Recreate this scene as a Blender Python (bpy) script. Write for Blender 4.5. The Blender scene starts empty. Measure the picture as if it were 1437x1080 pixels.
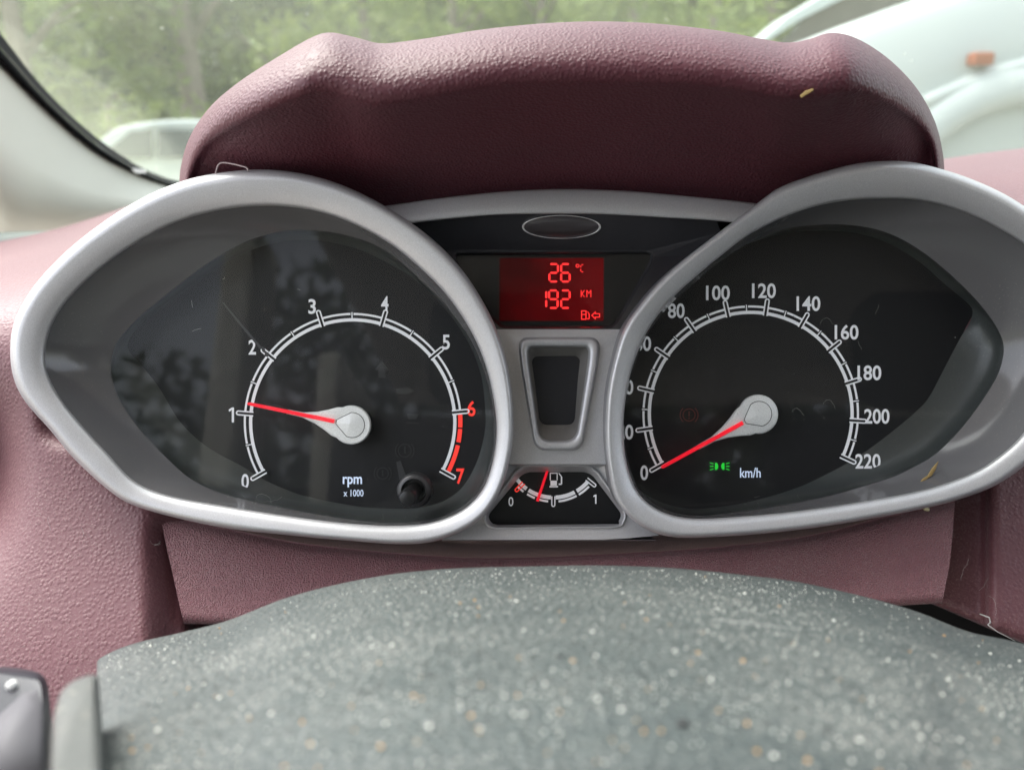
import bpy, bmesh, math, random
import numpy as np
from mathutils import Vector, geometry

R = math.radians
rnd = random.Random(7)
scene = bpy.context.scene
col = scene.collection

# ------------------------------------------------------------------ camera, sky, sun, exposure
PW, PH = 1437.0, 1080.0
F = 1106.0                      # focal length in photo pixels
PITCH = R(16.4)
CX, CY = PW / 2, PH / 2
CAM = Vector((0, 0, 1.0))
cam_d = bpy.data.cameras.new('camera')
cam = bpy.data.objects.new('camera', cam_d)
col.objects.link(cam)
cam.location = CAM
cam.rotation_euler = (math.pi / 2 - PITCH, 0, 0)
cam_d.sensor_width = 36
cam_d.lens = 36 * F / PW
cam_d.clip_start = 0.01
cam_d.clip_end = 2000
cam_d.dof.use_dof = True
cam_d.dof.focus_distance = 0.297
cam_d.dof.aperture_fstop = 9.6
scene.camera = cam

SUN_EL, SUN_ROT = R(58), R(-60)
world = bpy.data.worlds.new('World')
scene.world = world
world.use_nodes = True
wn = world.node_tree
sky = wn.nodes.new('ShaderNodeTexSky')
sky.sky_type = 'NISHITA'
sky.sun_disc = False
sky.sun_elevation = SUN_EL
sky.sun_rotation = SUN_ROT
sky.dust_density = 4.0
sky.air_density = 1.0
sky.ozone_density = 0.6
bg = wn.nodes['Background']
hs = wn.nodes.new('ShaderNodeHueSaturation')
hs.inputs['Saturation'].default_value = 0.35
wn.links.new(sky.outputs[0], hs.inputs['Color'])
wn.links.new(hs.outputs[0], bg.inputs['Color'])
bg.inputs['Strength'].default_value = 0.15
sun_d = bpy.data.lights.new('sun', 'SUN')
sun_d.energy = 0.7
sun_d.angle = R(40)
sun_d.color = (1, 0.96, 0.9)
sun = bpy.data.objects.new('sun', sun_d)
col.objects.link(sun)
# sun direction: sky rotation is measured from +Y towards +X
sdir = Vector((math.sin(SUN_ROT) * math.cos(SUN_EL), math.cos(SUN_ROT) * math.cos(SUN_EL), math.sin(SUN_EL)))
sun.rotation_euler = sdir.to_track_quat('Z', 'Y').to_euler()
scene.view_settings.view_transform = 'Standard'
scene.view_settings.look = 'None'
scene.view_settings.exposure = 2.2
scene.view_settings.gamma = 1
scene.render.engine = 'CYCLES'
scene.cycles.max_bounces = 10
scene.cycles.transparent_max_bounces = 16
scene.cycles.use_denoising = True

# ------------------------------------------------------------------ helpers
SP, CP = math.sin(PITCH), math.cos(PITCH)
RIGHT, UP, FWD = Vector((1, 0, 0)), Vector((0, SP, CP)), Vector((0, CP, -SP))


def P(px, py, d):
    """photo pixel and depth along the view axis -> point in the car"""
    return CAM + RIGHT * ((px - CX) / F * d) + UP * ((CY - py) / F * d) + FWD * d


def AT(px, py, Y):
    """photo pixel -> point at the distance Y in front of the camera"""
    r = RIGHT * ((px - CX) / F) + UP * ((CY - py) / F) + FWD
    return CAM + r * (Y / r.y)


WL = {}


def link(o, parent=None, loc=None):
    col.objects.link(o)
    loc = Vector(loc) if loc is not None else Vector((0, 0, 0))
    WL[o.name] = loc
    if parent is not None:
        o.parent = parent
        o.location = loc - WL[parent.name]
    else:
        o.location = loc
    return o


def tag(o, label=None, cat=None, group=None, kind=None):
    if label: o['label'] = label
    if cat: o['category'] = cat
    if group: o['group'] = group
    if kind: o['kind'] = kind
    return o


def thing(name, label, cat, loc, group=None):
    o = bpy.data.objects.new(name, None)
    o.empty_display_size = 0.02
    link(o, None, loc)
    return tag(o, label, cat, group)


def mesh(name, verts, faces, mat, parent=None, smooth=True, origin=None, autosmooth=None):
    verts = [Vector(v) for v in verts]
    if origin is None:
        mn = Vector((min(v.x for v in verts), min(v.y for v in verts), min(v.z for v in verts)))
        mx = Vector((max(v.x for v in verts), max(v.y for v in verts), max(v.z for v in verts)))
        origin = (mn + mx) / 2
    me = bpy.data.meshes.new(name)
    me.from_pydata([v - origin for v in verts], [], faces)
    if smooth:
        me.polygons.foreach_set('use_smooth', [True] * len(me.polygons))
    me.update()
    bm = bmesh.new(); bm.from_mesh(me)
    bmesh.ops.recalc_face_normals(bm, faces=bm.faces)
    bm.to_mesh(me); bm.free()
    if autosmooth:
        me.set_sharp_from_angle(angle=R(autosmooth))
    if mat: me.materials.append(mat)
    o = bpy.data.objects.new(name, me)
    return link(o, parent, origin)


def cr(pts, n, closed=False):
    """Catmull-Rom through pts, n samples (n per curve, uniform in parameter)"""
    p = np.array(pts, float)
    m = len(p)
    out = []
    segs = m if closed else m - 1
    for k in range(n):
        t = k / n * segs if closed else k / (n - 1) * segs
        i = min(int(t), segs - 1); f = t - i
        if closed:
            a, b, c, d = p[(i - 1) % m], p[i % m], p[(i + 1) % m], p[(i + 2) % m]
        else:
            a, b, c, d = p[max(i - 1, 0)], p[i], p[i + 1], p[min(i + 2, m - 1)]
        out.append(0.5 * ((2 * b) + (-a + c) * f + (2 * a - 5 * b + 4 * c - d) * f * f + (-a + 3 * b - 3 * c + d) * f ** 3))
    return np.array(out)


def lin(xs, ys):
    return lambda x: float(np.interp(x, xs, ys))


def curve_y(pts):
    """y(x) smooth through points sorted by x"""
    q = cr(pts, 400)
    o = np.argsort(q[:, 0])
    return lambda x: float(np.interp(x, q[o, 0], q[o, 1]))


def polar(pts, c, n, smooth=0):
    """resample a closed outline at n even angles around c"""
    q = cr(pts, 1600, True)
    ang = np.unwrap(np.arctan2(q[:, 1] - c[1], q[:, 0] - c[0]))
    r = np.hypot(q[:, 0] - c[0], q[:, 1] - c[1])
    if ang[-1] < ang[0]:
        ang, r = ang[::-1], r[::-1]
    ang = ang - 2 * math.pi * math.floor(ang[0] / (2 * math.pi))
    A = np.concatenate([ang - 2 * math.pi, ang, ang + 2 * math.pi]); RR = np.concatenate([r, r, r])
    o = np.argsort(A)
    th = np.arange(n) / n * 2 * math.pi
    rr = np.interp(th, A[o], RR[o])
    for _ in range(smooth):
        rr = (np.roll(rr, 1) + 2 * rr + np.roll(rr, -1)) / 4
    return np.stack([c[0] + rr * np.cos(th), c[1] + rr * np.sin(th)], 1)


def rows_mesh(rows, closed):
    """rows of equal-length point lists -> verts, quads"""
    n = len(rows[0]); V = []; Fc = []
    for r in rows: V += list(r)
    for j in range(len(rows) - 1):
        for i in range(n if closed else n - 1):
            a = j * n + i; b = j * n + (i + 1) % n
            Fc.append((a, b, b + n, a + n))
    return V, Fc


def fill(loops3d, loops2d):
    """tessellated face with holes; loops as lists of points"""
    v2 = [[Vector((p[0], p[1], 0)) for p in l] for l in loops2d]
    tris = geometry.tessellate_polygon(v2)
    V = [p for l in loops3d for p in l]
    return V, [tuple(t) for t in tris]


def rounded(poly, r, k=5):
    """round the corners of a pixel polygon; r a number or a list"""
    out = []; m = len(poly)
    for i in range(m):
        a, b, c = (np.array(poly[(i - 1) % m], float), np.array(poly[i], float), np.array(poly[(i + 1) % m], float))
        rr = r[i] if isinstance(r, (list, tuple)) else r
        if rr <= 0: out.append(tuple(b)); continue
        u = (a - b); w = (c - b)
        s = min(rr, 0.48 * np.linalg.norm(u), 0.48 * np.linalg.norm(w))
        p0 = b + u / np.linalg.norm(u) * s; p1 = b + w / np.linalg.norm(w) * s
        for q in range(k + 1):
            t = q / k
            out.append(tuple((1 - t) ** 2 * p0 + 2 * t * (1 - t) * b + t * t * p1))
    return out


def inset(poly, d):
    """move a pixel outline inwards (d>0) by its averaged normals"""
    p = np.array(poly, float)
    e = np.roll(p, -1, 0) - np.roll(p, 1, 0)
    nrm = np.stack([-e[:, 1], e[:, 0]], 1)
    nrm /= np.maximum(np.linalg.norm(nrm, axis=1, keepdims=True), 1e-9)
    area = 0.5 * np.sum(p[:, 0] * np.roll(p[:, 1], -1) - np.roll(p[:, 0], -1) * p[:, 1])
    if area < 0: nrm = -nrm
    return p + nrm * d


def plate(name, poly, d, mat, parent, thick=0.004, bevel=0, bd=0.0008, dfun=None, smooth=True, way=FWD):
    """a plate with a bevelled front edge, outlined in pixels at the depth d, thick metres deep"""
    dd = dfun if dfun else (lambda x, y: d)
    poly = [tuple(p) for p in poly]
    rows = []
    base = [P(x, y, dd(x, y) + bd) for x, y in poly]
    back = [b + way * thick for b in base]
    rows = [back, base]
    last2d = poly
    if bevel:
        for f in (0.35, 1.0):
            ins = inset(poly, bevel * f)
            rows.append([P(x, y, dd(x, y) + bd * (1 - math.sin(f * math.pi / 2))) for x, y in ins])
            last2d = ins
    V, Fc = rows_mesh(rows, True)
    n = len(poly)
    tris = geometry.tessellate_polygon([[Vector((p[0], p[1], 0)) for p in last2d]])
    off = len(V) - n
    Fc += [tuple(off + i for i in t) for t in tris]
    return mesh(name, V, Fc, mat, parent, smooth=smooth, autosmooth=40)


def flat(name, polys, d, mat, parent):
    """thin printed shapes: several pixel polygons in one mesh, lying at the depth d"""
    V = []; Fc = []
    for poly in polys:
        tris = geometry.tessellate_polygon([[Vector((p[0], p[1], 0)) for p in poly]])
        off = len(V)
        V += [P(p[0], p[1], d) for p in poly]
        Fc += [tuple(off + i for i in t) for t in tris]
    return mesh(name, V, Fc, mat, parent, smooth=False)


def tube_pts(pts, rad, k=6):
    """tube round a polyline of world points; returns verts, faces"""
    V = []; Fc = []
    n = len(pts)
    for i, p in enumerate(pts):
        t = (pts[min(i + 1, n - 1)] - pts[max(i - 1, 0)]).normalized()
        a = t.cross(Vector((0.31, 0.52, 0.79))).normalized(); b = t.cross(a)
        rr = rad[i] if isinstance(rad, (list, tuple)) else rad
        for q in range(k):
            g = 2 * math.pi * q / k
            V.append(p + a * (math.cos(g) * rr) + b * (math.sin(g) * rr))
    for i in range(n - 1):
        for q in range(k):
            Fc.append((i * k + q, i * k + (q + 1) % k, (i + 1) * k + (q + 1) % k, (i + 1) * k + q))
    Fc.append(tuple(range(k))); Fc.append(tuple(range((n - 1) * k, n * k)))
    return V, Fc


def join(parts):
    V = []; Fc = []
    for v, f in parts:
        off = len(V); V += list(v); Fc += [tuple(off + i for i in q) for q in f]
    return V, Fc


def box(mn, mx):
    x0, y0, z0 = mn; x1, y1, z1 = mx
    V = [Vector(p) for p in ((x0, y0, z0), (x1, y0, z0), (x1, y1, z0), (x0, y1, z0), (x0, y0, z1), (x1, y0, z1), (x1, y1, z1), (x0, y1, z1))]
    return V, [(0, 3, 2, 1), (4, 5, 6, 7), (0, 1, 5, 4), (1, 2, 6, 5), (2, 3, 7, 6), (3, 0, 4, 7)]


def bevel_mod(o, w, s=3):
    m = o.modifiers.new('bevel', 'BEVEL'); m.width = w; m.segments = s; m.limit_method = 'ANGLE'
    return o


# ------------------------------------------------------------------ materials
class N:
    """a small node-graph writer"""
    def __init__(s, name):
        s.m = bpy.data.materials.new(name); s.m.use_nodes = True
        s.t = s.m.node_tree; s.b = s.t.nodes['Principled BSDF']; s.out = s.t.nodes['Material Output']
        s.tc = s.t.nodes.new('ShaderNodeTexCoord')

    def n(s, typ, **kw):
        x = s.t.nodes.new('ShaderNode' + typ)
        for k, v in kw.items():
            if k in x.inputs: x.inputs[k].default_value = v
            else: setattr(x, k, v)
        return x

    def l(s, a, b): s.t.links.new(a, b)

    def noise(s, scale, detail=3, rough=0.55, vec=None):
        x = s.n('TexNoise', Scale=scale, Detail=detail, Roughness=rough)
        s.l(vec or s.tc.outputs['Object'], x.inputs['Vector'])
        return x.outputs['Fac']

    def ramp(s, fac, a, b, lo=0.0, hi=1.0):
        x = s.n('MapRange'); x.inputs['From Min'].default_value = a; x.inputs['From Max'].default_value = b
        x.inputs['To Min'].default_value = lo; x.inputs['To Max'].default_value = hi
        s.l(fac, x.inputs['Value']); return x.outputs['Result']

    def mul(s, a, b, op='MULTIPLY'):
        x = s.n('Math', operation=op)
        for i, q in enumerate((a, b)):
            if isinstance(q, (int, float)): x.inputs[i].default_value = q
            else: s.l(q, x.inputs[i])
        return x.outputs[0]

    def mix(s, fac, a, b):
        x = s.n('Mix', data_type='RGBA')
        for sock, q in ((x.inputs[0], fac), (x.inputs[6], a), (x.inputs[7], b)):
            if isinstance(q, tuple): sock.default_value = (*q, 1)
            elif isinstance(q, (int, float)): sock.default_value = q
            else: s.l(q, sock)
        return x.outputs[2]

    def bump(s, h, strength, dist, prev=None):
        x = s.n('Bump', Strength=strength, Distance=dist)
        s.l(h, x.inputs['Height'])
        if prev: s.l(prev, x.inputs['Normal'])
        return x.outputs['Normal']

    def set(s, **kw):
        for k, v in kw.items():
            k = k.replace('_', ' ')
            sock = s.b.inputs[k]
            if isinstance(v, tuple): sock.default_value = (*v, 1) if len(v) == 3 else v
            elif isinstance(v, (int, float)): sock.default_value = v
            else: s.l(v, sock)
        return s


def plain(name, base, rough=0.5, metallic=0.0, spec=0.5, emit=None, es=0.0, noise=0.0, ns=40):
    g = N(name)
    c = base
    if noise:
        f = g.noise(ns, 4)
        c = g.mix(f, tuple(x * (1 - noise) for x in base), tuple(min(1, x * (1 + noise)) for x in base))
    g.set(Base_Color=c, Roughness=rough, Metallic=metallic, Specular_IOR_Level=spec)
    if emit: g.set(Emission_Color=emit, Emission_Strength=es)
    return g.m


def leather(name, base, scale, strength, dist, dust=0.25, dustcol=(0.42, 0.33, 0.30), rough=0.5, fine=0.0, sheen=0.2):
    g = N(name)
    warp = g.n('TexNoise', Scale=scale * 0.35, Detail=2)
    g.l(g.tc.outputs['Object'], warp.inputs['Vector'])
    vm = g.n('VectorMath', operation='MULTIPLY_ADD')
    g.l(warp.outputs['Color'], vm.inputs[0]); vm.inputs[1].default_value = (0.12 / scale,) * 3
    g.l(g.tc.outputs['Object'], vm.inputs[2])
    v = g.n('TexVoronoi', Scale=scale, feature='SMOOTH_F1'); v.inputs['Smoothness'].default_value = 0.12
    g.l(vm.outputs[0], v.inputs['Vector'])
    hr = g.n('MapRange', interpolation_type='SMOOTHSTEP'); hr.inputs['From Min'].default_value = 0.62; hr.inputs['From Max'].default_value = 0.22
    g.l(v.outputs['Distance'], hr.inputs['Value']); h = hr.outputs['Result']
    big = g.noise(scale * 0.25, 3)
    h2 = g.mul(h, g.ramp(big, 0.3, 0.7, 0.45, 1.2))
    nrm = g.bump(h2, strength, dist)
    fn = g.noise(scale * 5, 2)
    nrm = g.bump(fn, strength * (0.25 + fine), dist * 0.35, nrm)
    cn = g.noise(25, 4)
    c = g.mix(cn, tuple(x * 0.88 for x in base), tuple(x * 1.12 for x in base))
    # light dust lying on the grain, heavier in blotches
    d1 = g.ramp(g.noise(scale * 2.2, 2, 0.7), 0.5, 0.78)
    d2 = g.ramp(g.noise(18, 4, 0.6), 0.35, 0.75, 0.15, 1.0)
    dd = g.mul(g.mul(d1, d2), dust)
    c = g.mix(dd, c, dustcol)
    g.set(Base_Color=c, Roughness=rough, Specular_IOR_Level=0.45, Normal=nrm, Sheen_Weight=sheen, Sheen_Roughness=0.45, Sheen_Tint=(1.0, 0.93, 0.92))
    return g.m


def silver(name, base=(0.50, 0.50, 0.515), rough=0.38, dust=0.15, metallic=0.4):
    g = N(name)
    fl = g.noise(3500, 1)
    c = g.mix(g.ramp(fl, 0.35, 0.65), tuple(x * 0.88 for x in base), tuple(x * 1.08 for x in base))
    sp = g.ramp(g.noise(900, 2, 0.6), 0.66, 0.74)
    bl = g.ramp(g.noise(30, 4), 0.42, 0.7)
    d = g.mul(g.mul(sp, bl), 1.0)
    film = g.mul(g.ramp(g.noise(60, 5, 0.7), 0.4, 0.8), dust)
    f = g.mul(g.mul(d, 0.5), film, 'ADD')
    c = g.mix(f, c, (0.42, 0.39, 0.35))
    met = g.mul(g.ramp(f, 0, 1, 1, 0), metallic)
    rg = g.ramp(g.noise(45, 4, 0.65), 0.3, 0.7, rough - 0.03, rough + 0.07)
    nrm = g.bump(fl, 0.03, 0.0001)
    g.set(Base_Color=c, Roughness=rg, Metallic=met, Normal=nrm)
    return g.m


def dusty(name, base, rough, dust, dustcol=(0.4, 0.37, 0.33), spec=0.5, sc=1200, blot=25, th=(0.62, 0.72)):
    g = N(name)
    sp = g.ramp(g.noise(sc, 2, 0.6), *th)
    bl = g.ramp(g.noise(blot, 4), 0.35, 0.7)
    d = g.mul(g.mul(sp, bl), dust)
    c = g.mix(d, base, dustcol)
    rg = g.ramp(g.noise(blot * 2.3, 5, 0.65), 0.3, 0.75, rough * 0.85, rough * 1.25)
    g.set(Base_Color=c, Roughness=rg, Specular_IOR_Level=spec)
    return g.m


def glass(name, tint=(0.97, 0.98, 0.98), dust=0.1, dsc=600, th=(0.6, 0.2), film=0.0, filmcol=(0.6, 0.62, 0.6), rough=0.015, blot=30, fr=1.0, mask=None):
    """a thin clear pane: straight-through light, its own reflection, and dust lying on it"""
    g = N(name); t = g.t
    t.nodes.remove(g.b)
    tr = g.n('BsdfTransparent'); tr.inputs[0].default_value = (*tint, 1)
    gl = g.n('BsdfGlossy'); gl.inputs['Roughness'].default_value = rough
    fs = g.n('Fresnel'); geo = g.n('NewGeometry')
    g.l(g.ramp(geo.outputs['Backfacing'], 0, 1, 1.45, 1 / 1.45), fs.inputs['IOR'])
    m1 = g.n('MixShader'); g.l(g.mul(fs.outputs[0], fr), m1.inputs[0]); g.l(tr.outputs[0], m1.inputs[1]); g.l(gl.outputs[0], m1.inputs[2])
    df = g.n('BsdfDiffuse'); df.inputs[0].default_value = (*filmcol, 1)
    tl = g.n('BsdfTranslucent'); tl.inputs[0].default_value = (*filmcol, 1)
    dm = g.n('MixShader'); dm.inputs[0].default_value = 0.5
    g.l(df.outputs[0], dm.inputs[1]); g.l(tl.outputs[0], dm.inputs[2])
    vo = g.n('TexVoronoi', Scale=dsc); g.l(g.tc.outputs['Object'], vo.inputs['Vector'])
    sc_ = g.n('SeparateColor'); g.l(vo.outputs['Color'], sc_.inputs[0])
    size = g.ramp(sc_.outputs[0], th[0], 1.0, 0.0, th[1])
    sp = g.ramp(g.mul(size, vo.outputs['Distance'], 'SUBTRACT'), 0.0, 0.04)
    bl = g.ramp(g.noise(blot, 4), 0.35, 0.7, 0.25, 1)
    f = g.mul(g.mul(sp, bl), dust)
    fl = g.mul(g.ramp(g.noise(blot * 0.6, 5, 0.6), 0.25, 0.75, 0.6, 1.3), film)
    if mask:
        fl = g.mul(fl, mask(g))
    f = g.mul(f, fl, 'ADD')
    m2 = g.n('MixShader'); g.l(f, m2.inputs[0]); g.l(m1.outputs[0], m2.inputs[1]); g.l(dm.outputs[0], m2.inputs[2])
    g.l(m2.outputs[0], g.out.inputs['Surface'])
    return g.m


BURG = (0.122, 0.043, 0.053)
M = {}
M['leather'] = leather('burgundy_leather', BURG, 640, 0.24, 0.0006, dust=0.5, sheen=0.2)  # real dust, raised together with the sheen so the dash sides read as lit
M['hood'] = leather('burgundy_hood_shaded', (0.092, 0.021, 0.033), 800, 0.4, 0.0006, dust=0.12, sheen=0.03)  # same burgundy as the dash, base darkened to stand for the hood's shade
M['trim'] = leather('burgundy_trim_lit', (0.22, 0.086, 0.10), 1500, 0.7, 0.0006, dust=1.3, dustcol=(0.5, 0.4, 0.38), rough=0.42, fine=0.4)  # dusty panel, base and dust also lightened for light that misses it
M['ledge'] = leather('dusty_lit_ledge', (0.27, 0.165, 0.15), 1900, 0.5, 0.0004, dust=1.0, dustcol=(0.36, 0.28, 0.24), rough=0.7, fine=0.4)  # real dust, its colour lifted to stand for low light under the rings
M['silver'] = silver('silver_paint')
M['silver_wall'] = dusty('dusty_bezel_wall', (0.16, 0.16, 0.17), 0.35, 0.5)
M['flare'] = dusty('grey_flare', (0.13, 0.128, 0.132), 0.14, 0.35, (0.36, 0.34, 0.32), sc=1500)
M['wall'] = dusty('dial_wall', (0.05, 0.056, 0.055), 0.35, 0.15)
M['face'] = plain('dial_black', (0.012, 0.012, 0.0135), 0.55, spec=0.3)
M['print'] = plain('white_print', (0.85, 0.85, 0.87), 0.5, emit=(0.9, 0.93, 1.0), es=0.035)
M['printlit'] = plain('lit_print', (0.6, 0.64, 0.75), 0.5, emit=(0.6, 0.75, 1.0), es=0.12)
M['redprint'] = plain('red_print', (0.65, 0.03, 0.025), 0.5, emit=(1, 0.05, 0.03), es=0.15)
M['needle'] = plain('needle_red', (0.85, 0.012, 0.03), 0.3, emit=(1, 0.01, 0.03), es=0.12)
M['needlebody'] = silver('needle_silver', (0.9, 0.9, 0.89), 0.4, 0.03, 0.15)
M['hubside'] = plain('hub_side', (0.02, 0.02, 0.02), 0.4)
M['rubber'] = plain('black_rubber', (0.010, 0.010, 0.011), 0.28)
M['gloss'] = dusty('gloss_black', (0.03, 0.03, 0.034), 0.2, 0.15, sc=1800, th=(0.68, 0.72))
M['black'] = plain('housing_black', (0.01, 0.01, 0.01), 0.7)
M['lcdback'] = plain('display_black', (0.008, 0.008, 0.009), 0.3)
M['lens'] = glass('clear_lens', rough=0.02, dust=0.35, dsc=520, th=(0.58, 0.2), film=0.006, fr=0.65)
M['dispglass'] = glass('display_glass', dust=0.4, dsc=600, th=(0.6, 0.2), film=0.002, fr=0.45)


def lcd_mat():
    g = N('red_backlight')
    sx = g.n('SeparateXYZ'); g.l(g.tc.outputs['Object'], sx.inputs[0])
    f = g.mul(g.mul(g.noise(70, 3), 0.6), g.ramp(sx.outputs['X'], -0.02, 0.02, 0.0, 0.4), 'ADD')
    g.set(Base_Color=(0.004, 0.0005, 0.0005), Roughness=0.5, Specular_IOR_Level=0.1, Emission_Color=(1, 0.015, 0.025), Emission_Strength=g.ramp(f, 0.3, 0.7, 0.006, 0.022))
    return g.m


M['lcd'] = lcd_mat()
M['segment'] = plain('lcd_segment', (0.4, 0.01, 0.01), 0.4, emit=(1, 0.03, 0.03), es=0.3)
M['green'] = plain('green_lamp', (0.02, 0.2, 0.03), 0.4, emit=(0.02, 1, 0.06), es=0.12)
M['dimred'] = plain('unlit_red_symbol', (0.11, 0.018, 0.018), 0.5)
M['dimgrey'] = plain('unlit_symbol', (0.019, 0.019, 0.021), 0.5)


def pad_mat():
    g = N('dusty_pad')
    base = (0.033, 0.045, 0.0455)
    v = g.n('TexVoronoi', Scale=750.0); g.l(g.tc.outputs['Object'], v.inputs['Vector'])
    n1 = g.bump(v.outputs['Distance'], 0.8, 0.0006)
    n1 = g.bump(g.noise(2200, 2), 0.4, 0.0002, n1)
    sx = g.n('SeparateXYZ'); g.l(g.tc.outputs['Object'], sx.inputs[0])
    # hands keep the near part cleaner; dust gathers in drifts and smears beyond it
    wob = g.mul(g.ramp(g.noise(14, 3), 0.3, 0.7, -0.008, 0.008), sx.outputs['Y'], 'ADD')
    zone = g.mul(g.ramp(wob, -0.052, -0.042, 0.15, 1.0), g.ramp(wob, -0.01, 0.045, 1.0, 0.6))
    drift = g.ramp(g.noise(26, 6, 0.68), 0.36, 0.68, 0.12, 1)
    sm = g.n('Mapping'); sm.inputs['Scale'].default_value = (14, 60, 14); g.l(g.tc.outputs['Object'], sm.inputs['Vector'])
    smear = g.ramp(g.noise(1.0, 5, 0.65, sm.outputs[0]), 0.38, 0.66, 0.25, 1)
    amt = g.mul(g.mul(drift, smear), zone)
    f1 = g.ramp(g.noise(650, 4, 0.75), 0.5, 0.68)
    f2 = g.ramp(g.noise(1300, 3, 0.7), 0.48, 0.68)
    dust = g.mul(g.mul(f1, 0.34), g.mul(f2, 0.45), 'ADD')
    c = g.mix(g.mul(amt, 0.15), base, (0.24, 0.25, 0.235))
    c = g.mix(g.mul(dust, g.ramp(amt, 0, 0.7, 0.25, 1.0)), c, (0.40, 0.385, 0.35))
    dk = g.ramp(g.noise(520, 3, 0.6), 0.36, 0.44, 0.75, 0.0)
    c = g.mix(g.mul(dk, g.ramp(zone, 0.1, 1, 0.3, 1)), c, (0.014, 0.018, 0.018))
    g.set(Base_Color=c, Roughness=0.6, Specular_IOR_Level=0.6, Normal=n1)
    return g.m


M['pad'] = pad_mat()
M['switch'] = dusty('switch_grey', (0.022, 0.022, 0.03), 0.35, 0.5, sc=700)
M['spoke'] = dusty('spoke_grey', (0.10, 0.105, 0.10), 0.5, 0.6, (0.5, 0.48, 0.38), sc=400, blot=60)
M['white'] = plain('white_plastic', (0.8, 0.8, 0.78), 0.4)
M['cream'] = plain('cream_trim', (0.72, 0.72, 0.64), 0.6, noise=0.04, ns=20)
M['seal'] = plain('black_seal', (0.006, 0.006, 0.007), 0.8, spec=0.15)
M['frit'] = plain('glass_border', (0.012, 0.011, 0.012), 0.7, spec=0.2)
M['fabric'] = plain('dark_fabric', (0.02, 0.02, 0.022), 0.9, noise=0.3, ns=300)
M['headliner'] = plain('headliner_cloth', (0.74, 0.72, 0.67), 0.9)
M['vanpaint'] = plain('white_car_paint', (0.43, 0.47, 0.455), 0.3)
M['carglass'] = plain('dark_car_glass', (0.02, 0.025, 0.025), 0.06)
M['tyre'] = plain('tyre_black', (0.02, 0.02, 0.02), 0.8)
M['rim'] = plain('wheel_silver', (0.5, 0.5, 0.5), 0.35, 0.8)
M['orange'] = plain('amber_lens', (0.30, 0.075, 0.025), 0.3)
M['bark'] = plain('bark', (0.24, 0.19, 0.16), 0.9, noise=0.35, ns=6)
M['straw'] = plain('dry_straw', (0.38, 0.26, 0.10), 0.7, noise=0.25, ns=400)
M['lint'] = plain('lint', (0.42, 0.42, 0.40), 0.8)
M['speck'] = plain('pale_dust', (0.68, 0.68, 0.62), 0.6)
M['specko'] = plain('amber_grit', (0.55, 0.30, 0.09), 0.6)
M['grass'] = plain('grass', (0.07, 0.10, 0.03), 0.9, noise=0.4, ns=0.8)


def leafmat(name, base):
    g = N(name)
    f = g.noise(0.9, 3)
    c = g.mix(f, tuple(x * 0.6 for x in base), tuple(x * 1.4 for x in base))
    oi = g.n('NewGeometry')
    c2 = g.mix(g.mul(oi.outputs['Random Per Island'], 0.5), c, (base[0] * 1.7, base[1] * 1.45, base[2] * 1.2))
    g.set(Base_Color=c2, Roughness=0.6)
    tl = g.n('BsdfTranslucent'); g.l(c2, tl.inputs[0])
    mx = g.n('MixShader'); mx.inputs[0].default_value = 0.35
    g.l(g.b.outputs[0], mx.inputs[1]); g.l(tl.outputs[0], mx.inputs[2]); g.l(mx.outputs[0], g.out.inputs['Surface'])
    return g.m


M['leafa'] = leafmat('leaf_mid', (0.14, 0.19, 0.055))
M['leafb'] = leafmat('leaf_bright', (0.23, 0.30, 0.085))
M['leafc'] = leafmat('leaf_dark', (0.05, 0.075, 0.03))
M['gravel'] = plain('gravel', (0.27, 0.25, 0.22), 0.9, noise=0.3, ns=30)

# ------------------------------------------------------------------ traced outlines (photo pixels)
L_OUT = [(14, 490), (20, 450), (45, 405), (80, 365), (120, 330), (170, 295), (220, 268), (270, 250), (320, 241), (370, 238), (420, 243), (470, 256),
         (520, 278), (570, 308), (612, 340), (648, 378), (676, 420), (698, 465), (712, 512), (719, 560), (720, 610), (713, 655), (699, 695), (675, 728),
         (640, 749), (600, 761), (556, 763), (500, 759), (440, 754), (400, 750), (334, 743), (278, 733), (223, 720), (178, 705), (156, 690), (134, 672),
         (97, 636), (70, 602), (33, 561), (18, 528)]
L_IN = [(63, 498), (70, 462), (90, 427), (120, 395), (160, 362), (203, 334), (250, 311), (300, 297), (350, 290), (400, 290), (450, 298), (500, 316),
        (550, 344), (596, 382), (630, 418), (660, 463), (680, 508), (692, 556), (697, 600), (693, 641), (680, 682), (658, 709), (628, 726), (590, 735),
        (540, 737), (480, 733), (400, 723), (306, 708), (250, 698), (209, 686), (181, 669), (156, 641), (125, 608), (92, 569), (74, 541), (65, 519)]
L_GLASS = [(155, 514), (161, 486), (174, 467), (196, 444), (239, 409), (278, 379), (312, 357), (350, 337), (400, 324), (450, 324), (500, 334), (542, 352),
           (584, 387), (625, 428), (658, 473), (679, 520), (690, 562), (694, 600), (690, 640), (677, 680), (655, 706), (627, 722), (590, 731), (540, 733),
           (490, 728), (433, 719), (383, 709), (348, 702), (300, 688), (264, 669), (237, 645), (206, 614), (181, 583), (165, 556), (157, 532)]
L_FACE = [(178, 490), (182, 474), (205, 448), (245, 418), (284, 390), (320, 367), (355, 350), (402, 338), (450, 338), (497, 348), (536, 365),
          (582, 392), (624, 432), (656, 478), (674, 522), (680, 562), (681, 600), (672, 640), (657, 672), (640, 692), (615, 706), (580, 713), (540, 713),
          (500, 710), (433, 697), (400, 686), (367, 671), (340, 654), (306, 636), (278, 617), (250, 588), (223, 543), (195, 508)]
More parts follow.
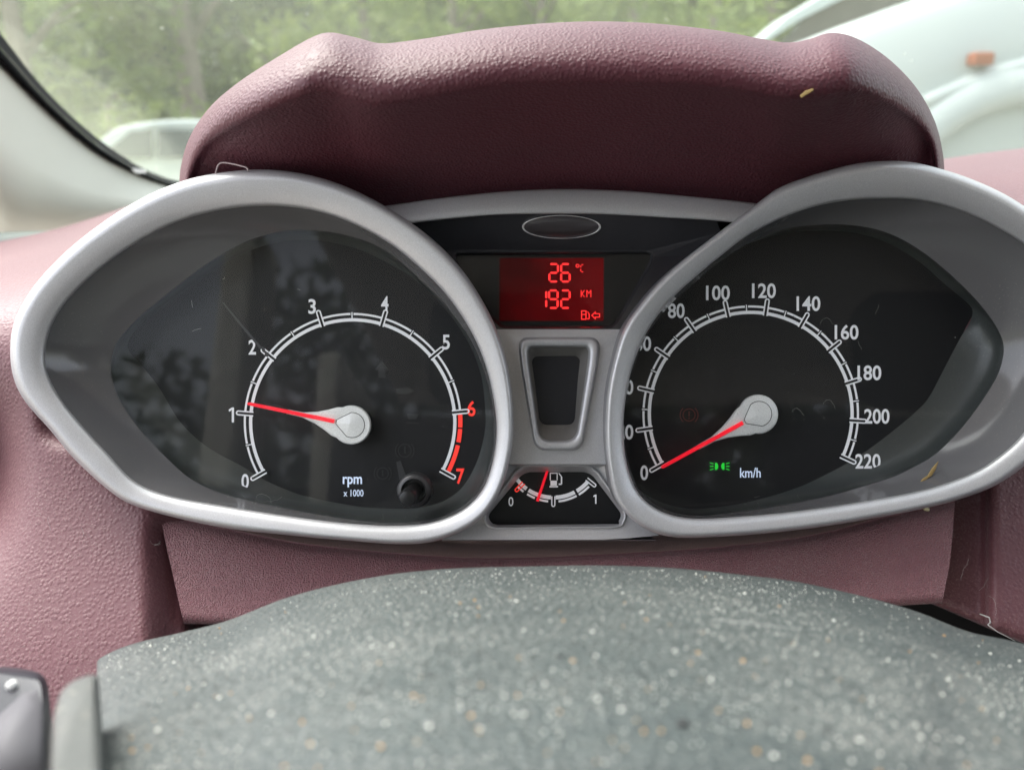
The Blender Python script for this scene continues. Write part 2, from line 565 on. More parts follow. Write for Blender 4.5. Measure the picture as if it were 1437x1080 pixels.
R_OUT = [(850, 585), (853, 547), (862, 503), (876, 460), (901, 424), (927, 394), (960, 364), (1012, 324), (1060, 288), (1092, 264), (1131, 249), (1167, 238), (1200, 230),
         (1242, 226), (1276, 227), (1305, 233), (1352, 247), (1399, 267), (1437, 289), (1475, 320), (1510, 362), (1530, 410), (1538, 462), (1534, 510), (1518, 555),
         (1490, 600), (1460, 634), (1437, 654), (1397, 681), (1344, 701), (1292, 714), (1240, 724), (1165, 737), (1084, 747), (1002, 753), (941, 753), (904, 741), (880, 722),
         (862, 698), (854, 660), (850, 620)]
R_IN = [(875, 590), (880, 547), (889, 510), (907, 467), (938, 424), (980, 385), (1013, 358), (1050, 330), (1100, 305), (1147, 289), (1194, 281), (1242, 279), (1289, 281), (1336, 292),
        (1383, 311), (1437, 343), (1468, 375), (1484, 420), (1488, 465), (1482, 510), (1470, 550), (1450, 588), (1425, 620), (1400, 641), (1375, 658), (1338, 674),
        (1287, 689), (1206, 704), (1124, 716), (1043, 724), (970, 727), (925, 716), (896, 692), (882, 660), (876, 627)]
R_GLASS = [(876, 590), (881, 548), (891, 511), (909, 469), (941, 427), (984, 389), (1018, 362), (1055, 339), (1100, 322), (1131, 317), (1179, 315), (1226, 321), (1264, 335), (1302, 359),
           (1339, 390), (1371, 422), (1393, 450), (1405, 472), (1409, 491), (1403, 519), (1390, 544), (1367, 578), (1340, 611), (1310, 639), (1280, 656), (1247, 671),
           (1165, 695), (1084, 711), (1020, 720), (970, 723), (928, 713), (899, 690), (885, 660), (878, 627)]
R_FACE = [(866, 590), (871, 546), (881, 507), (900, 463), (932, 420), (976, 382), (1010, 360), (1050, 342), (1098, 328), (1131, 324), (1174, 324), (1218, 331), (1254, 345), (1292, 369),
          (1325, 398), (1352, 420), (1366, 434), (1362, 450), (1352, 466), (1340, 488), (1327, 513), (1305, 555), (1290, 573), (1250, 607), (1200, 643), (1150, 670), (1110, 687), (1050, 704),
          (1000, 712), (965, 713), (926, 704), (896, 686), (876, 658), (868, 627)]

D_RING, D_LENS, D_FACE = 0.280, 0.3005, 0.3135
NR = 288

# ------------------------------------------------------------------ instrument cluster
cluster = thing('instrument_cluster', 'silver rimmed twin dial instrument cluster with red centre display set in the burgundy dashboard', 'instrument cluster', P(780, 780, 0.31))


def gauge_shell(out, inn, glassl, face, c, label):
    A, B = polar(out, c, NR, 3), polar(inn, c, NR, 3)
    G, H = polar(glassl, c, NR, 2), polar(face, c, NR, 2)
    prof = [(0.0, 0.0062), (0.02, 0.0036), (0.06, 0.0015), (0.12, 0.0004), (0.2, 0.0), (0.3, 0.0001), (0.6, 0.0010), (0.88, 0.0022), (0.95, 0.0029), (0.985, 0.0042), (1.0, 0.0062)]
    rows = []
    for s, dz in prof:
        Q = A * (1 - s) + B * s
        rows.append([P(x, y, D_RING + dz) for x, y in Q])
    V, Fc = rows_mesh(rows, True)
    bz = mesh('bezel_ring', V, Fc, M['silver'], cluster)
    # outer side wall, running straight back
    wall = [[p + FWD * e for p in rows[0]] for e in (0.0, 0.004, 0.030)]
    wall[0] = [p + FWD * 0.0002 for p in rows[0]]
    V, Fc = rows_mesh(wall, True)
    mesh('bezel_wall', V, Fc, M['silver_wall'], cluster)
    # flare from the ring down to the lens
    fl = []
    for s in (0, .04, .12, .3, .5, .7, .88, 1):
        Q = B * (1 - s) + G * s
        d = (D_RING + 0.0062) * (1 - s) + D_LENS * s + 0.0012 * math.sin(s * math.pi)
        fl.append([P(x, y, d) for x, y in Q])
    V, Fc = rows_mesh(fl, True)
    mesh('bezel_flare', V, Fc, M['flare'], cluster)
    # dark well from the lens back to the dial
    wl = []
    for s in (0, .03, .25, .5, .75, .95, 1.0):
        Q = G * (1 - s) + H * s
        d = D_LENS + 0.0006 + (D_FACE - D_LENS - 0.0006) * (s ** 0.45)
        wl.append([P(x, y, d) for x, y in Q])
    V, Fc = rows_mesh(wl, True)
    mesh('dial_well', V, Fc, M['wall'], cluster)
    # clear lens
    V, Fc = fill([[P(x, y, D_LENS) for x, y in inset(G, -1.5)]], [inset(G, -1.5)])
    mesh('lens', V, Fc, M['lens'], cluster, smooth=False)
    return H


HL = gauge_shell(L_OUT, L_IN, L_GLASS, L_FACE, (455, 528), 'left')
HR = gauge_shell(R_OUT, R_IN, R_GLASS, R_FACE, (1125, 520), 'right')


def face_plate(name, H, parent):
    Q = inset(H, -3)
    V, Fc = fill([[P(x, y, D_FACE) for x, y in Q]], [Q])
    return mesh(name, V, Fc, M['face'], parent, smooth=False)


tacho = face_plate('tachometer', HL, cluster)
speedo = face_plate('speedometer', HR, cluster)

# --- lettering
def text_poly(s, offset=0.02):
    cu = bpy.data.curves.new('t', 'FONT'); cu.body = s; cu.size = 1; cu.offset = offset; cu.resolution_u = 4
    cu.align_x = 'LEFT'
    o = bpy.data.objects.new('t', cu); col.objects.link(o)
    dg = bpy.context.evaluated_depsgraph_get()
    me = bpy.data.meshes.new_from_object(o.evaluated_get(dg))
    V = np.array([v.co[:] for v in me.vertices]); Fc = [tuple(p.vertices) for p in me.polygons]
    bpy.data.objects.remove(o); bpy.data.curves.remove(cu); bpy.data.meshes.remove(me)
    return V, Fc


def one(name, cx, cy, h, d, mat, parent):
    k = h / 21; q = lambda x, y: (cx + x * k, cy + y * k)
    return flat(name, [[q(0.2, -10.5), q(3.4, -10.5), q(3.4, 10.5), q(0.2, 10.5)], [q(0.2, -10.5), q(0.2, -6.6), q(-3.4, -4.6), q(-4.2, -7.2)]], d, mat, parent)


def lettering(name, s, cx, cy, w, h, d, mat, parent, rot=0.0, offset=0.02, slant=0.0):
    V, Fc = text_poly(s, offset)
    mn, mx = V.min(0), V.max(0)
    X = (V[:, 0] - (mn[0] + mx[0]) / 2) / (mx[0] - mn[0]) * w
    Y = (V[:, 1] - (mn[1] + mx[1]) / 2) / (mx[1] - mn[1]) * h
    X = X + slant * Y
    c, sn = math.cos(rot), math.sin(rot)
    pts = [P(cx + x * c - y * sn, cy - (x * sn + y * c), d) for x, y in zip(X, Y)]
    return mesh(name, pts, Fc, mat, parent, smooth=False)


def ring_seg(c, r0, r1, a0, a1, n=8):
    A = np.linspace(R(a0), R(a1), n)
    return [(c[0] + r1 * math.cos(a), c[1] - r1 * math.sin(a)) for a in A] + [(c[0] + r0 * math.cos(a), c[1] - r0 * math.sin(a)) for a in A[::-1]]


def bar(c, r0, r1, a, w, off=0.0):
    """radial bar at the angle a, off pixels to its side"""
    u = (math.cos(R(a)), -math.sin(R(a))); p = (-u[1], u[0])
    q = lambda r, s: (c[0] + u[0] * r + p[0] * (s + off), c[1] + u[1] * r + p[1] * (s + off))
    return [q(r0, -w / 2), q(r1, -w / 2), q(r1, w / 2), q(r0, w / 2)]


def utick(c, r0, r1, a, gap, w):
    """an outlined tick: two thin lines closed by a rounded cap at its outer end"""
    u = np.array((math.cos(R(a)), -math.sin(R(a)))); p = np.array((-u[1], u[0])); c = np.array(c)
    out = []
    ang = np.linspace(0, math.pi, 9)
    g1, g0 = gap / 2 + w, gap / 2
    outer = [c + u * r0 + p * g1] + [c + u * (r1 + math.sin(t) * g1) + p * (math.cos(t) * g1) for t in ang] + [c + u * r0 - p * g1]
    inner = [c + u * r0 - p * g0] + [c + u * (r1 + math.sin(t) * g0) - p * (math.cos(t) * g0) for t in ang] + [c + u * r0 + p * g0]
    return [[tuple(q) for q in outer + inner]]


DP = D_FACE - 0.0004
DT = D_FACE - 0.0006


def dial(parent, c, a0, step, n, r_in, r_out, red_from=None):
    aw = math.degrees(1 / r_out)
    for i in range(n):
        hi = a0 - step * i; lo = hi - step; mid = (hi + lo) / 2
        red = red_from is not None and i >= red_from
        g = 3.2 * aw
        polys = [ring_seg(c, r_in, r_in + 4.6, hi - g * 0.9, lo + g * 0.9, 12)]
        polys += [bar(c, r_in + 4.6, r_out + 1, mid, 1.5)] if not red else []
        flat('scale_arc', polys, DP, M['print'], parent)
        o = []
        gm = 2.2 * aw
        if red:
            q = (hi - g - (mid + gm)) / 2.0
            o = [ring_seg(c, r_out - 5, r_out + 1, hi - g, hi - g - q + aw), ring_seg(c, r_out - 5, r_out + 1, hi - g - q - aw, mid + gm), ring_seg(c, r_out - 5, r_out + 1, mid - gm, lo + g, 8)]
            flat('red_zone', o, DP, M['redprint'], parent)
        else:
            o = [ring_seg(c, r_out - 3.0, r_out, hi - g, mid + gm), ring_seg(c, r_out - 3.0, r_out, mid - gm, lo + g)]
            flat('scale_dash', o, DP, M['print'], parent)
    for i in range(n + 1):
        a = a0 - step * i
        flat('tick', utick(c, r_in - 1, r_out + 8, a, 3.2, 2.0), 0.3104 if i in (0, n) else DT, M['print'], parent)


CL, CR_ = (495, 592), (1053.5, 580.5)
dial(tacho, CL, 209.4, 34.0, 7, 141, 153, red_from=6)
for s, x, y in (('0', 344, 675), ('1', 325, 582), ('2', 354, 487), ('3', 438, 430), ('4', 540, 426), ('5', 626, 480)):
    one('numeral', x, y, 21, DP, M['print'], tacho) if s == '1' else lettering('numeral', s, x, y, 10.5, 21, 0.3098 if s == '0' else DP, M['print'], tacho, offset=0.02)
for s, x, y in (('6', 661.5, 573), ('7', 646, 668)):
    lettering('numeral', s, x, y, 11.5, 22, DP, M['redprint'], tacho, offset=0.02)
lettering('unit_text', 'rpm', 494.5, 676, 27, 15, DP, M['printlit'], tacho, offset=0.02)
lettering('unit_text', 'x 1000', 496, 691.5, 28, 9.5, DP, M['printlit'], tacho, offset=0.008)
dial(speedo, CR_, 209.6, 21.33, 11, 140, 152)
for s, x, y in (('0', 904, 663), ('20', 877, 606), ('40', 877, 543), ('60', 902, 482), ('80', 949, 436), ('100', 1007.5, 411), ('120', 1072, 408),
                ('140', 1134.5, 426), ('160', 1188, 466), ('180', 1220, 523), ('200', 1230.5, 584), ('220', 1218, 647)):
    lettering('numeral', s, x, y, {1: 11, 2: 23.5, 3: 33.5}[len(s)] + (2 if s[0] == '2' and len(s) == 3 else 0), 21, 0.3098 if s == '220' else DP, M['print'], speedo, offset=0.02)
lettering('unit_text', 'km/h', 1053, 663, 29, 14, DP, M['printlit'], speedo, offset=0.01)


# side-light symbol: two lamps back to back with rays
def sidelight():
    polys = []
    for s in (-1, 1):
        cx, cy = 1010 + s * 5.3, 654
        A = np.linspace(-90, 90, 9)
        polys.append([(cx + -s * 0 + s * -3.2 * math.cos(R(a)) * -1 * -1, cy - 5 * math.sin(R(a))) for a in A] + [(cx + s * 1.4, cy + 4.6), (cx + s * 1.4, cy - 4.6)][::-1])
        for k in (-1, 0, 1):
            x0 = cx + s * 3.4; y0 = cy + k * 3.6
            polys.append([(x0, y0 - 0.6), (x0 + s * 5.2, y0 + k * 1.4 - 0.6), (x0 + s * 5.2, y0 + k * 1.4 + 0.6), (x0, y0 + 0.6)])
    return polys


flat('sidelight_symbol', sidelight(), DP, M['green'], speedo)


def circ(cx, cy, r, w, a0=0, a1=360, n=24):
    return ring_seg((cx, cy), r - w / 2, r + w / 2, a0, a1, n)


flat('brake_symbol', [circ(967, 582, 8.5, 1.6, 0, 359.5), circ(967, 582, 12.5, 1.6, -50, 50), circ(967, 582, 12.5, 1.6, 130, 230),
                      [(966, 577), (968, 577), (968, 584), (966, 584)], [(966, 585.5), (968, 585.5), (968, 587.5), (966, 587.5)]], DP, M['dimred'], speedo)
flat('turn_arrow', [[(536, 506), (546, 519), (541, 519), (541, 530), (531, 530), (531, 519), (526, 519)]], DP, M['dimgrey'], tacho)
flat('engine_symbol', [[(556, 545), (572, 543), (582, 548), (572, 553), (556, 552)]], DP, M['dimgrey'], tacho)
flat('warning_symbol', [circ(568, 632, 9, 1.6, 0, 359.5), circ(568, 632, 13, 1.6, -50, 50), circ(568, 632, 13, 1.6, 130, 230), [(567, 626), (569.5, 626), (569.5, 636), (567, 636)]], DP, M['dimgrey'], tacho)
flat('warning_symbol', [circ(537, 664, 8, 1.6, 0, 359.5), circ(537, 664, 12, 1.4, -50, 50), circ(537, 664, 12, 1.4, 130, 230), [(536, 659), (538, 659), (538, 668), (536, 668)]], DP, M['dimgrey'], tacho)
flat('oil_symbol', [[(571, 580), (588, 581), (584, 588), (573, 588)], [(570, 592), (588, 593), (588, 594.5), (570, 593.5)]], DP, M['dimgrey'], tacho)


def needle(parent, hub, tip, red_to, d0, R0=27.5):
    """teardrop hub that narrows to a pointer; returns nothing, adds sub-parts"""
    hx, hy = hub; ang = math.atan2(-(tip[1] - hy), tip[0] - hx)
    u = np.array((math.cos(ang), -math.sin(ang))); p = np.array((-u[1], u[0])); h = np.array(hub, float)
    L = np.linalg.norm(np.array(tip) - h)

    def outline(r, sc=1.0, neck=0.62, tipw=3.0, tipl=None):
        pts = []
        tl = tipl if tipl else L * neck
        for t in np.linspace(52, 308, 27):
            a = R(t); pts.append(h + u * (r * math.cos(a)) + p * (r * math.sin(a)))
        # neck with concave flanks
        e = [(r * 0.62 + (tl - r * 0.62) * f, -(r * 0.79) * max(0, 1 - 1.25 * f) ** 1.7 - tipw) for f in (0.1, 0.25, 0.45, 0.7, 1.0)]
        pts += [h + u * a + p * b for a, b in e]
        pts += [h + u * a - p * b for a, b in e[::-1]]
        return [tuple(q) for q in pts]
    body = outline(R0, neck=0.62)
    plate('needle_hub', body, d0, M['needlebody'], parent, thick=0.0012, bevel=1.8, bd=0.0006)
    # dark drum below the hub
    dr = [(hx + (R0 - 1.5) * math.cos(a), hy + (R0 - 1.5) * math.sin(a)) for a in np.linspace(0, 2 * math.pi, 33)[:-1]]
    rows = [[P(x, y, d0 + 0.0015) for x, y in dr], [P(x, y, d0 + 0.0015) + FWD * 0.0095 for x, y in dr], [P(x, y, d0 + 0.0015) + FWD * 0.0095 for x, y in inset(dr, 8)]]
    V, Fc = rows_mesh(rows, True)
    mesh('needle_drum', V, Fc, M['hubside'], parent)
    # inlaid cap: a rounded wedge, recessed rim and two facets
    cap = []
    for t in np.linspace(75, 285, 19):
        a = R(t); cap.append(tuple(h - u * 1.0 + u * (R0 * 0.66 * math.cos(a)) + p * (R0 * 0.66 * math.sin(a))))
    tipc = [h + u * (R0 * 0.68) - p * 6, h + u * (R0 * 0.80) - p * 3, h + u * (R0 * 0.80) + p * 3, h + u * (R0 * 0.68) + p * 6]
    cap += [tuple(q) for q in tipc]
    ci = inset(cap, 1.0)
    grv = [[P(x, y, d0 - 0.00005) for x, y in cap], [P(x, y, d0 - 0.00012) for x, y in ci]]
    V, Fc = rows_mesh(grv, True)
    mesh('cap_groove', V, Fc, M['hubside'], parent, smooth=False)
    n = len(ci)
    cv = [P(x, y, d0 - 0.0002) for x, y in ci] + [P(hx + u[0] * 3, hy + u[1] * 3, d0 - 0.0009)]
    mesh('needle_cap', cv, [(i, (i + 1) % n, n) for i in range(n)], M['needlebody'], parent, smooth=False)
    # red pointer, a raised rib
    a0 = R0 * 0.9
    q = lambda r, w: tuple(h + u * r + p * w)
    plate('needle', [q(a0, -2.9), q(a0 + (L - a0) * 0.5, -2.6), q(L - 2, -2.1), q(L, -1.0), q(L, 1.0), q(L - 2, 2.1), q(a0 + (L - a0) * 0.5, 2.6), q(a0, 2.9)],
          d0 - 0.0009, M['needle'], parent, thick=0.0014, bevel=1.1, bd=0.0005)


needle(tacho, (493, 596), (347, 566), None, 0.3050)
needle(speedo, (1064.5, 581), (928.5, 656), None, 0.3050)

# reset knob through the tachometer lens
def axial(name, cx, cy, prof, mat, parent, d0, n=28):
    """turned shape along the view-parallel axis: (radius m, depth m) pairs"""
    o = P(cx, cy, d0)
    rows = []
    for r, e in prof:
        rows.append([o + RIGHT * (r * math.cos(t)) + UP * (r * math.sin(t)) + FWD * e for t in np.linspace(0, 2 * math.pi, n + 1)[:-1]])
    V, Fc = rows_mesh(rows, True)
    Fc.append(tuple(range(len(V) - n, len(V))))
    return mesh(name, V, Fc, mat, parent, autosmooth=50)


axial('knob_collar', 581, 688.5, [(0.0066, 0.006), (0.0066, 0.0), (0.0060, -0.0012), (0.0048, -0.0015), (0.0043, -0.0005), (0.0042, 0.004)], plain('collar_grey', (0.035, 0.035, 0.037), 0.35), tacho, 0.3002)
axial('reset_knob', 580, 689.5, [(0.0030, 0.004), (0.0030, -0.012), (0.0032, -0.0125), (0.0032, -0.0165), (0.0026, -0.0180), (0.0012, -0.0184)], M['rubber'], tacho, 0.3005)
flat('knob_symbol', [[(556, 648), (562, 646), (571, 670), (566, 677), (561, 676)]], DP, plain('knob_print', (0.04, 0.04, 0.042), 0.5), tacho)

# --- top silver band
bu = curve_y([(520, 293), (560, 286.5), (664, 273), (769, 266), (873, 268), (978, 277), (1047, 284), (1100, 292)])
bl = curve_y([(520, 322), (581, 313), (664, 304), (734, 300.5), (838, 300.5), (943, 306), (1005, 310), (1100, 320)])
xs = np.linspace(525, 1085, 80)
rows = []
for s, dz in ((-0.02, .02), (0, .0042), (.03, .003), (.1, .0022), (.35, .0010), (.65, .0004), (.9, .0002), (.97, .0004), (1, .0014), (1.0, .006)):
    rows.append([P(x, bu(x) * (1 - s) + bl(x) * s, 0.2945 + dz) for x in xs])
V, Fc = rows_mesh(rows, False)
mesh('top_trim', V, Fc, M['silver'], cluster)

# --- fascia with display window
disp = polar(rounded([(636, 354), (917, 352), (917, 366), (868, 452), (858, 461), (704, 461), (694, 452), (638, 370)], [14, 14, 8, 6, 10, 10, 6, 8]), (778, 405), 160)
DFA = lambda x, y: float(np.interp(y, [298, 352, 470], [0.2962, 0.3085, 0.2985]))
fo = [(572, 318), (605, 350), (640, 386), (668, 425), (690, 466), (880, 466), (897, 440), (930, 402), (975, 360), (1012, 326)]
top = [(x, bl(x) - 2) for x in np.linspace(1005, 575, 30)]
outline = fo + top
V, Fc = fill([[P(x, y, DFA(x, y)) for x, y in outline], [P(x, y, DFA(x, y)) for x, y in disp]], [outline, [tuple(q) for q in disp]])
fascia = mesh('display_fascia', V, Fc, M['gloss'], cluster, smooth=False)
rows = []
for e, ins in ((0, 0), (0.06, 1.2), (1.0, 5.0)):
    Q = inset(disp, ins)
    rows.append([P(x, y, DFA(x, y) * (1 - e) + 0.3128 * e) for x, y in Q])
V, Fc = rows_mesh(rows, True)
mesh('window_edge', V, Fc, M['gloss'], cluster)
Q = inset(disp, 3.0)
V, Fc = fill([[P(x, y, 0.3126) for x, y in Q]], [Q])
display = mesh('display', V, Fc, M['lcdback'], cluster, smooth=False)
flat('backlit_panel', [[(701, 362), (847, 362), (847, 450), (701, 450)]], 0.3123, M['lcd'], display)
DS = 0.3120


def seg7(ch, x, y, w, h, t=3.0, sl=0.06):
    """seven-segment figure with its top left at x, y"""
    S = {'0': 'abcdef', '1': 'bc', '2': 'abged', '6': 'afgedc', '9': 'abcdfg', 'C': 'afed', 'i': 'b'}[ch]
    hh = h / 2; g = 0.7
    def H(yy):
        return [(x + g, yy), (x + g + t / 2, yy - t / 2), (x + w - g - t / 2, yy - t / 2), (x + w - g, yy), (x + w - g - t / 2, yy + t / 2), (x + g + t / 2, yy + t / 2)]
    def Vt(xx, y0, y1):
        return [(xx, y0 + g), (xx + t / 2, y0 + g + t / 2), (xx + t / 2, y1 - g - t / 2), (xx, y1 - g), (xx - t / 2, y1 - g - t / 2), (xx - t / 2, y0 + g + t / 2)]
    q = {'a': H(y), 'g': H(y + hh), 'd': H(y + h), 'f': Vt(x, y, y + hh), 'b': Vt(x + w, y, y + hh), 'e': Vt(x, y + hh, y + h), 'c': Vt(x + w, y + hh, y + h)}
    return [q[k] for k in S]


for ch, x, y in (('2', 771, 370.5), ('6', 787.5, 370.5), ('9', 770.5, 407.5), ('2', 787.5, 407.5)):
    flat('digit', seg7(ch, x, y, 12, 24.5), DS, M['segment'], display)
flat('digit', seg7('1', 754.5, 407.5, 12, 24.5), DS, M['segment'], display)
flat('degree_symbol', [circ(810.5, 373, 2.1, 1.2, 0, 358, 12)] + seg7('C', 815, 371.5, 4.5, 10, 1.3), DS, M['segment'], display)
kx, ky = 815, 407
flat('unit_text', [[(kx, ky), (kx + 1.2, ky), (kx + 1.2, ky + 10), (kx, ky + 10)], [(kx + 1.2, ky + 4.4), (kx + 4.8, ky), (kx + 6, ky), (kx + 2, ky + 5.6)],
                   [(kx + 2, ky + 4.6), (kx + 6, ky + 10), (kx + 4.8, ky + 10), (kx + 1.2, ky + 5.4)],
                   [(kx + 8, ky), (kx + 9.2, ky), (kx + 9.2, ky + 10), (kx + 8, ky + 10)], [(kx + 13.6, ky), (kx + 14.8, ky), (kx + 14.8, ky + 10), (kx + 13.6, ky + 10)],
                   [(kx + 9.2, ky), (kx + 11.4, ky + 3.6), (kx + 11.4, ky + 5.6), (kx + 9.2, ky + 1.8)], [(kx + 13.6, ky), (kx + 11.4, ky + 3.6), (kx + 11.4, ky + 5.6), (kx + 13.6, ky + 1.8)]],
     DS, M['segment'], display)


def frame_poly(x0, y0, x1, y1, w):
    return [[(x0, y0), (x1, y0), (x1, y0 + w), (x0, y0 + w)], [(x0, y1 - w), (x1, y1 - w), (x1, y1), (x0, y1)],
            [(x0, y0 + w), (x0 + w, y0 + w), (x0 + w, y1 - w), (x0, y1 - w)], [(x1 - w, y0 + w), (x1, y0 + w), (x1, y1 - w), (x1 - w, y1 - w)]]


px_, py_ = 815.5, 435.5
flat('fuel_symbol', frame_poly(px_, py_, px_ + 7.5, py_ + 13, 1.3) + [[(px_ + 1.3, py_ + 5), (px_ + 6.2, py_ + 5), (px_ + 6.2, py_ + 6.2), (px_ + 1.3, py_ + 6.2)],
     [(px_ + 8.5, py_ + 1.5), (px_ + 9.6, py_ + 1.5), (px_ + 12, py_ + 5), (px_ + 12, py_ + 11.5), (px_ + 10.8, py_ + 11.5), (px_ + 10.8, py_ + 5.5)],
     [(px_ + 8.4, py_ + 11), (px_ + 11.5, py_ + 11), (px_ + 11.5, py_ + 12.4), (px_ + 8.4, py_ + 12.4)]], DS, M['segment'], display)
ax, ay = 829.5, 442.5
flat('arrow_symbol', [[(ax, ay), (ax + 6.5, ay - 6), (ax + 6.5, ay - 3), (ax + 12.5, ay - 3), (ax + 12.5, ay + 3), (ax + 6.5, ay + 3), (ax + 6.5, ay + 6), (ax, ay),
                       (ax + 2, ay), (ax + 5.3, ay + 3.2), (ax + 5.3, ay + 1.8), (ax + 11.3, ay + 1.8), (ax + 11.3, ay - 1.8), (ax + 5.3, ay - 1.8), (ax + 5.3, ay - 3.2), (ax + 2, ay)]],
     DS, M['segment'], display)
Q = inset(disp, 2.0)
V, Fc = fill([[P(x, y, 0.3112) for x, y in Q]], [Q])
mesh('display_glass', V, Fc, M['dispglass'], cluster, smooth=False)

# --- oval emblem on the fascia
def ell(k, n=64):
    return [(788 + 55.5 * k * math.cos(t), 318.5 + 16.5 * (k if k > .9 else k) * math.sin(t)) for t in np.linspace(0, 2 * math.pi, n + 1)[:-1]]


rows = [[P(x, y, DFA(x, y) + e) for x, y in ell(k)] for k, e in ((1.0, 0.0002), (1.0, -0.0006), (0.985, -0.0010), (0.965, -0.0011), (0.95, -0.0008), (0.945, -0.0004))]
V, Fc = rows_mesh(rows, True)
mesh('emblem_rim', V, Fc, silver('emblem_chrome', (0.9, 0.9, 0.9), 0.3, 0.05, 0.4), fascia)
rows = [[P(x, y, DFA(x, y) + e) for x, y in ell(k)] for k, e in ((0.945, -0.0003), (0.8, -0.0008), (0.5, -0.0012), (0.2, -0.0014))]
V, Fc = rows_mesh(rows, True); Fc.append(tuple(range(len(V) - 64, len(V))))
mesh('oval_emblem', V, Fc, plain('emblem_face', (0.10, 0.09, 0.095), 0.22, 0.5), fascia)

# --- silver centre panel, upper and lower piece
DU = lambda x, y: float(np.interp(y, [445, 470, 650], [0.3006, 0.2975, 0.2925]))
DL = lambda x, y: float(np.interp(y, [646, 656, 735, 758], [0.2925, 0.2992, 0.2958, 0.2930]))
shield = polar(rounded([(727, 473), (842, 473), (841, 505), (816, 632), (751, 632), (729, 505)], [22, 22, 30, 16, 16, 30], 7), (784, 545), 160)
sh_in = polar(rounded([(741, 487), (826, 487), (825, 505), (808, 618), (757, 618), (742, 505)], [17, 17, 30, 17, 17, 30], 7), (784, 545), 160)
sh_wi = polar(rounded([(746, 502), (813, 501), (806, 596), (758, 596)], [10, 10, 11, 11], 6), (784, 545), 160)
up = [(x, 462.0) for x in np.linspace(690, 882, 12)] + [(868, 500), (860, 540), (856, 580), (858, 620), (862, 651), (706, 651), (713, 610), (712, 560), (706, 510)]
V, Fc = fill([[P(x, y, DU(x, y)) for x, y in up], [P(x, y, DU(x, y)) for x, y in shield]], [up, [tuple(q) for q in shield]])
panel = mesh('centre_panel', V, Fc, M['silver'], cluster, smooth=False)
rows = []
for s, e in ((0, 0.0001), (.04, -.0006), (.12, -.0020), (.2, -.0027), (.3, -.0029), (.72, -.0027), (.86, -.0021), (.95, -.0010), (1, .0004)):
    Q = shield * (1 - s) + sh_in * s
    rows.append([P(x, y, DU(x, y) + e) for x, y in Q])
V, Fc = rows_mesh(rows, True)
mesh('window_frame', V, Fc, M['silver'], cluster)
rows = []
for s, e in ((0, .0004), (.1, .0015), (.5, .004), (1, .0075)):
    Q = sh_in * (1 - s) + sh_wi * s
    rows.append([P(x, y, DU(x, y) + e) for x, y in Q])
V, Fc = rows_mesh(rows, True)
mesh('window_reveal', V, Fc, dusty('dusty_reveal', (0.2, 0.19, 0.18), 0.4, 0.5, sc=1500), cluster)
Q = inset(sh_wi, -2)
V, Fc = fill([[P(x, y, 0.3032) for x, y in Q]], [Q])
sw = mesh('indicator_window', V, Fc, M['gloss'], cluster, smooth=False)
plate('window_bar', [(752, 551), (809, 551), (808, 555.5), (753, 555.5)], 0.3026, plain('bar_grey', (0.16, 0.17, 0.18), 0.3), sw, thick=0.0004)
plate('window_blind', [(753, 560), (808, 560), (804, 591), (760, 591)], 0.3028, plain('blind_grey', (0.045, 0.052, 0.055), 0.25), sw, thick=0.0003)

fuelw = polar(rounded([(735, 662), (828, 662), (873, 722), (866, 735), (691, 736), (684, 724)], [12, 12, 12, 8, 8, 12], 6), (780, 702), 160)
fu_hole = polar(rounded([(727, 652), (835, 652), (882, 722), (874, 741), (684, 742), (676, 724)], [16, 16, 16, 10, 10, 16], 6), (780, 702), 160)
lo = [(706, 650), (862, 650), (868, 690), (882, 715), (905, 735), (925, 751), (900, 753)] + [(x, 757 - max(0, x - 840) * 0.05) for x in np.linspace(880, 640, 14)] + [(620, 757), (650, 738), (676, 718), (692, 690)]
V, Fc = fill([[P(x, y, DL(x, y)) for x, y in lo], [P(x, y, DL(x, y)) for x, y in fu_hole]], [lo, [tuple(q) for q in fu_hole]])
mesh('lower_panel', V, Fc, M['silver'], cluster, smooth=False)
rows = []
for s, e in ((0, 0), (.1, -.0008), (.25, -.0012), (.45, -.0006), (.6, .001), (1, .0034)):
    Q = fu_hole * (1 - s) + fuelw * s
    rows.append([P(x, y, DL(x, y) + e) for x, y in Q])
V, Fc = rows_mesh(rows, True)
mesh('fuel_surround', V, Fc, M['silver'], cluster)
# downward edge of the lower panel
xs = np.linspace(620, 920, 20)
V, Fc = rows_mesh([[P(x, 757, DL(x, 757)) for x in xs], [P(x, 758.5, DL(x, 757) + 0.0006) for x in xs], [P(x, 758.5, DL(x, 757) + 0.0006) + FWD * 0.012 for x in xs]], False)
mesh('panel_edge', V, Fc, M['silver_wall'], cluster)
Q = inset(fuelw, -2.5)
V, Fc = fill([[P(x, y, 0.3026) for x, y in Q]], [Q])
fuel = mesh('fuel_gauge', V, Fc, plain('fuel_black', (0.012, 0.012, 0.0135), 0.35, spec=0.4), cluster, smooth=False)
FC = (776.5, 634)
DQ = 0.3023
flat('scale_arc', [ring_seg(FC, 61, 66.5, -144 + 0, -126, 8)], DQ, M['print'], fuel)
flat('scale_arc', [ring_seg(FC, 61, 66.5, -123, -93, 8)], DQ, M['print'], fuel)
flat('scale_arc', [ring_seg(FC, 61, 66.5, -87, -62, 8)], DQ, M['print'], fuel)
flat('scale_arc', [ring_seg(FC, 61, 66.5, -59, -40, 8)], DQ, M['print'], fuel)
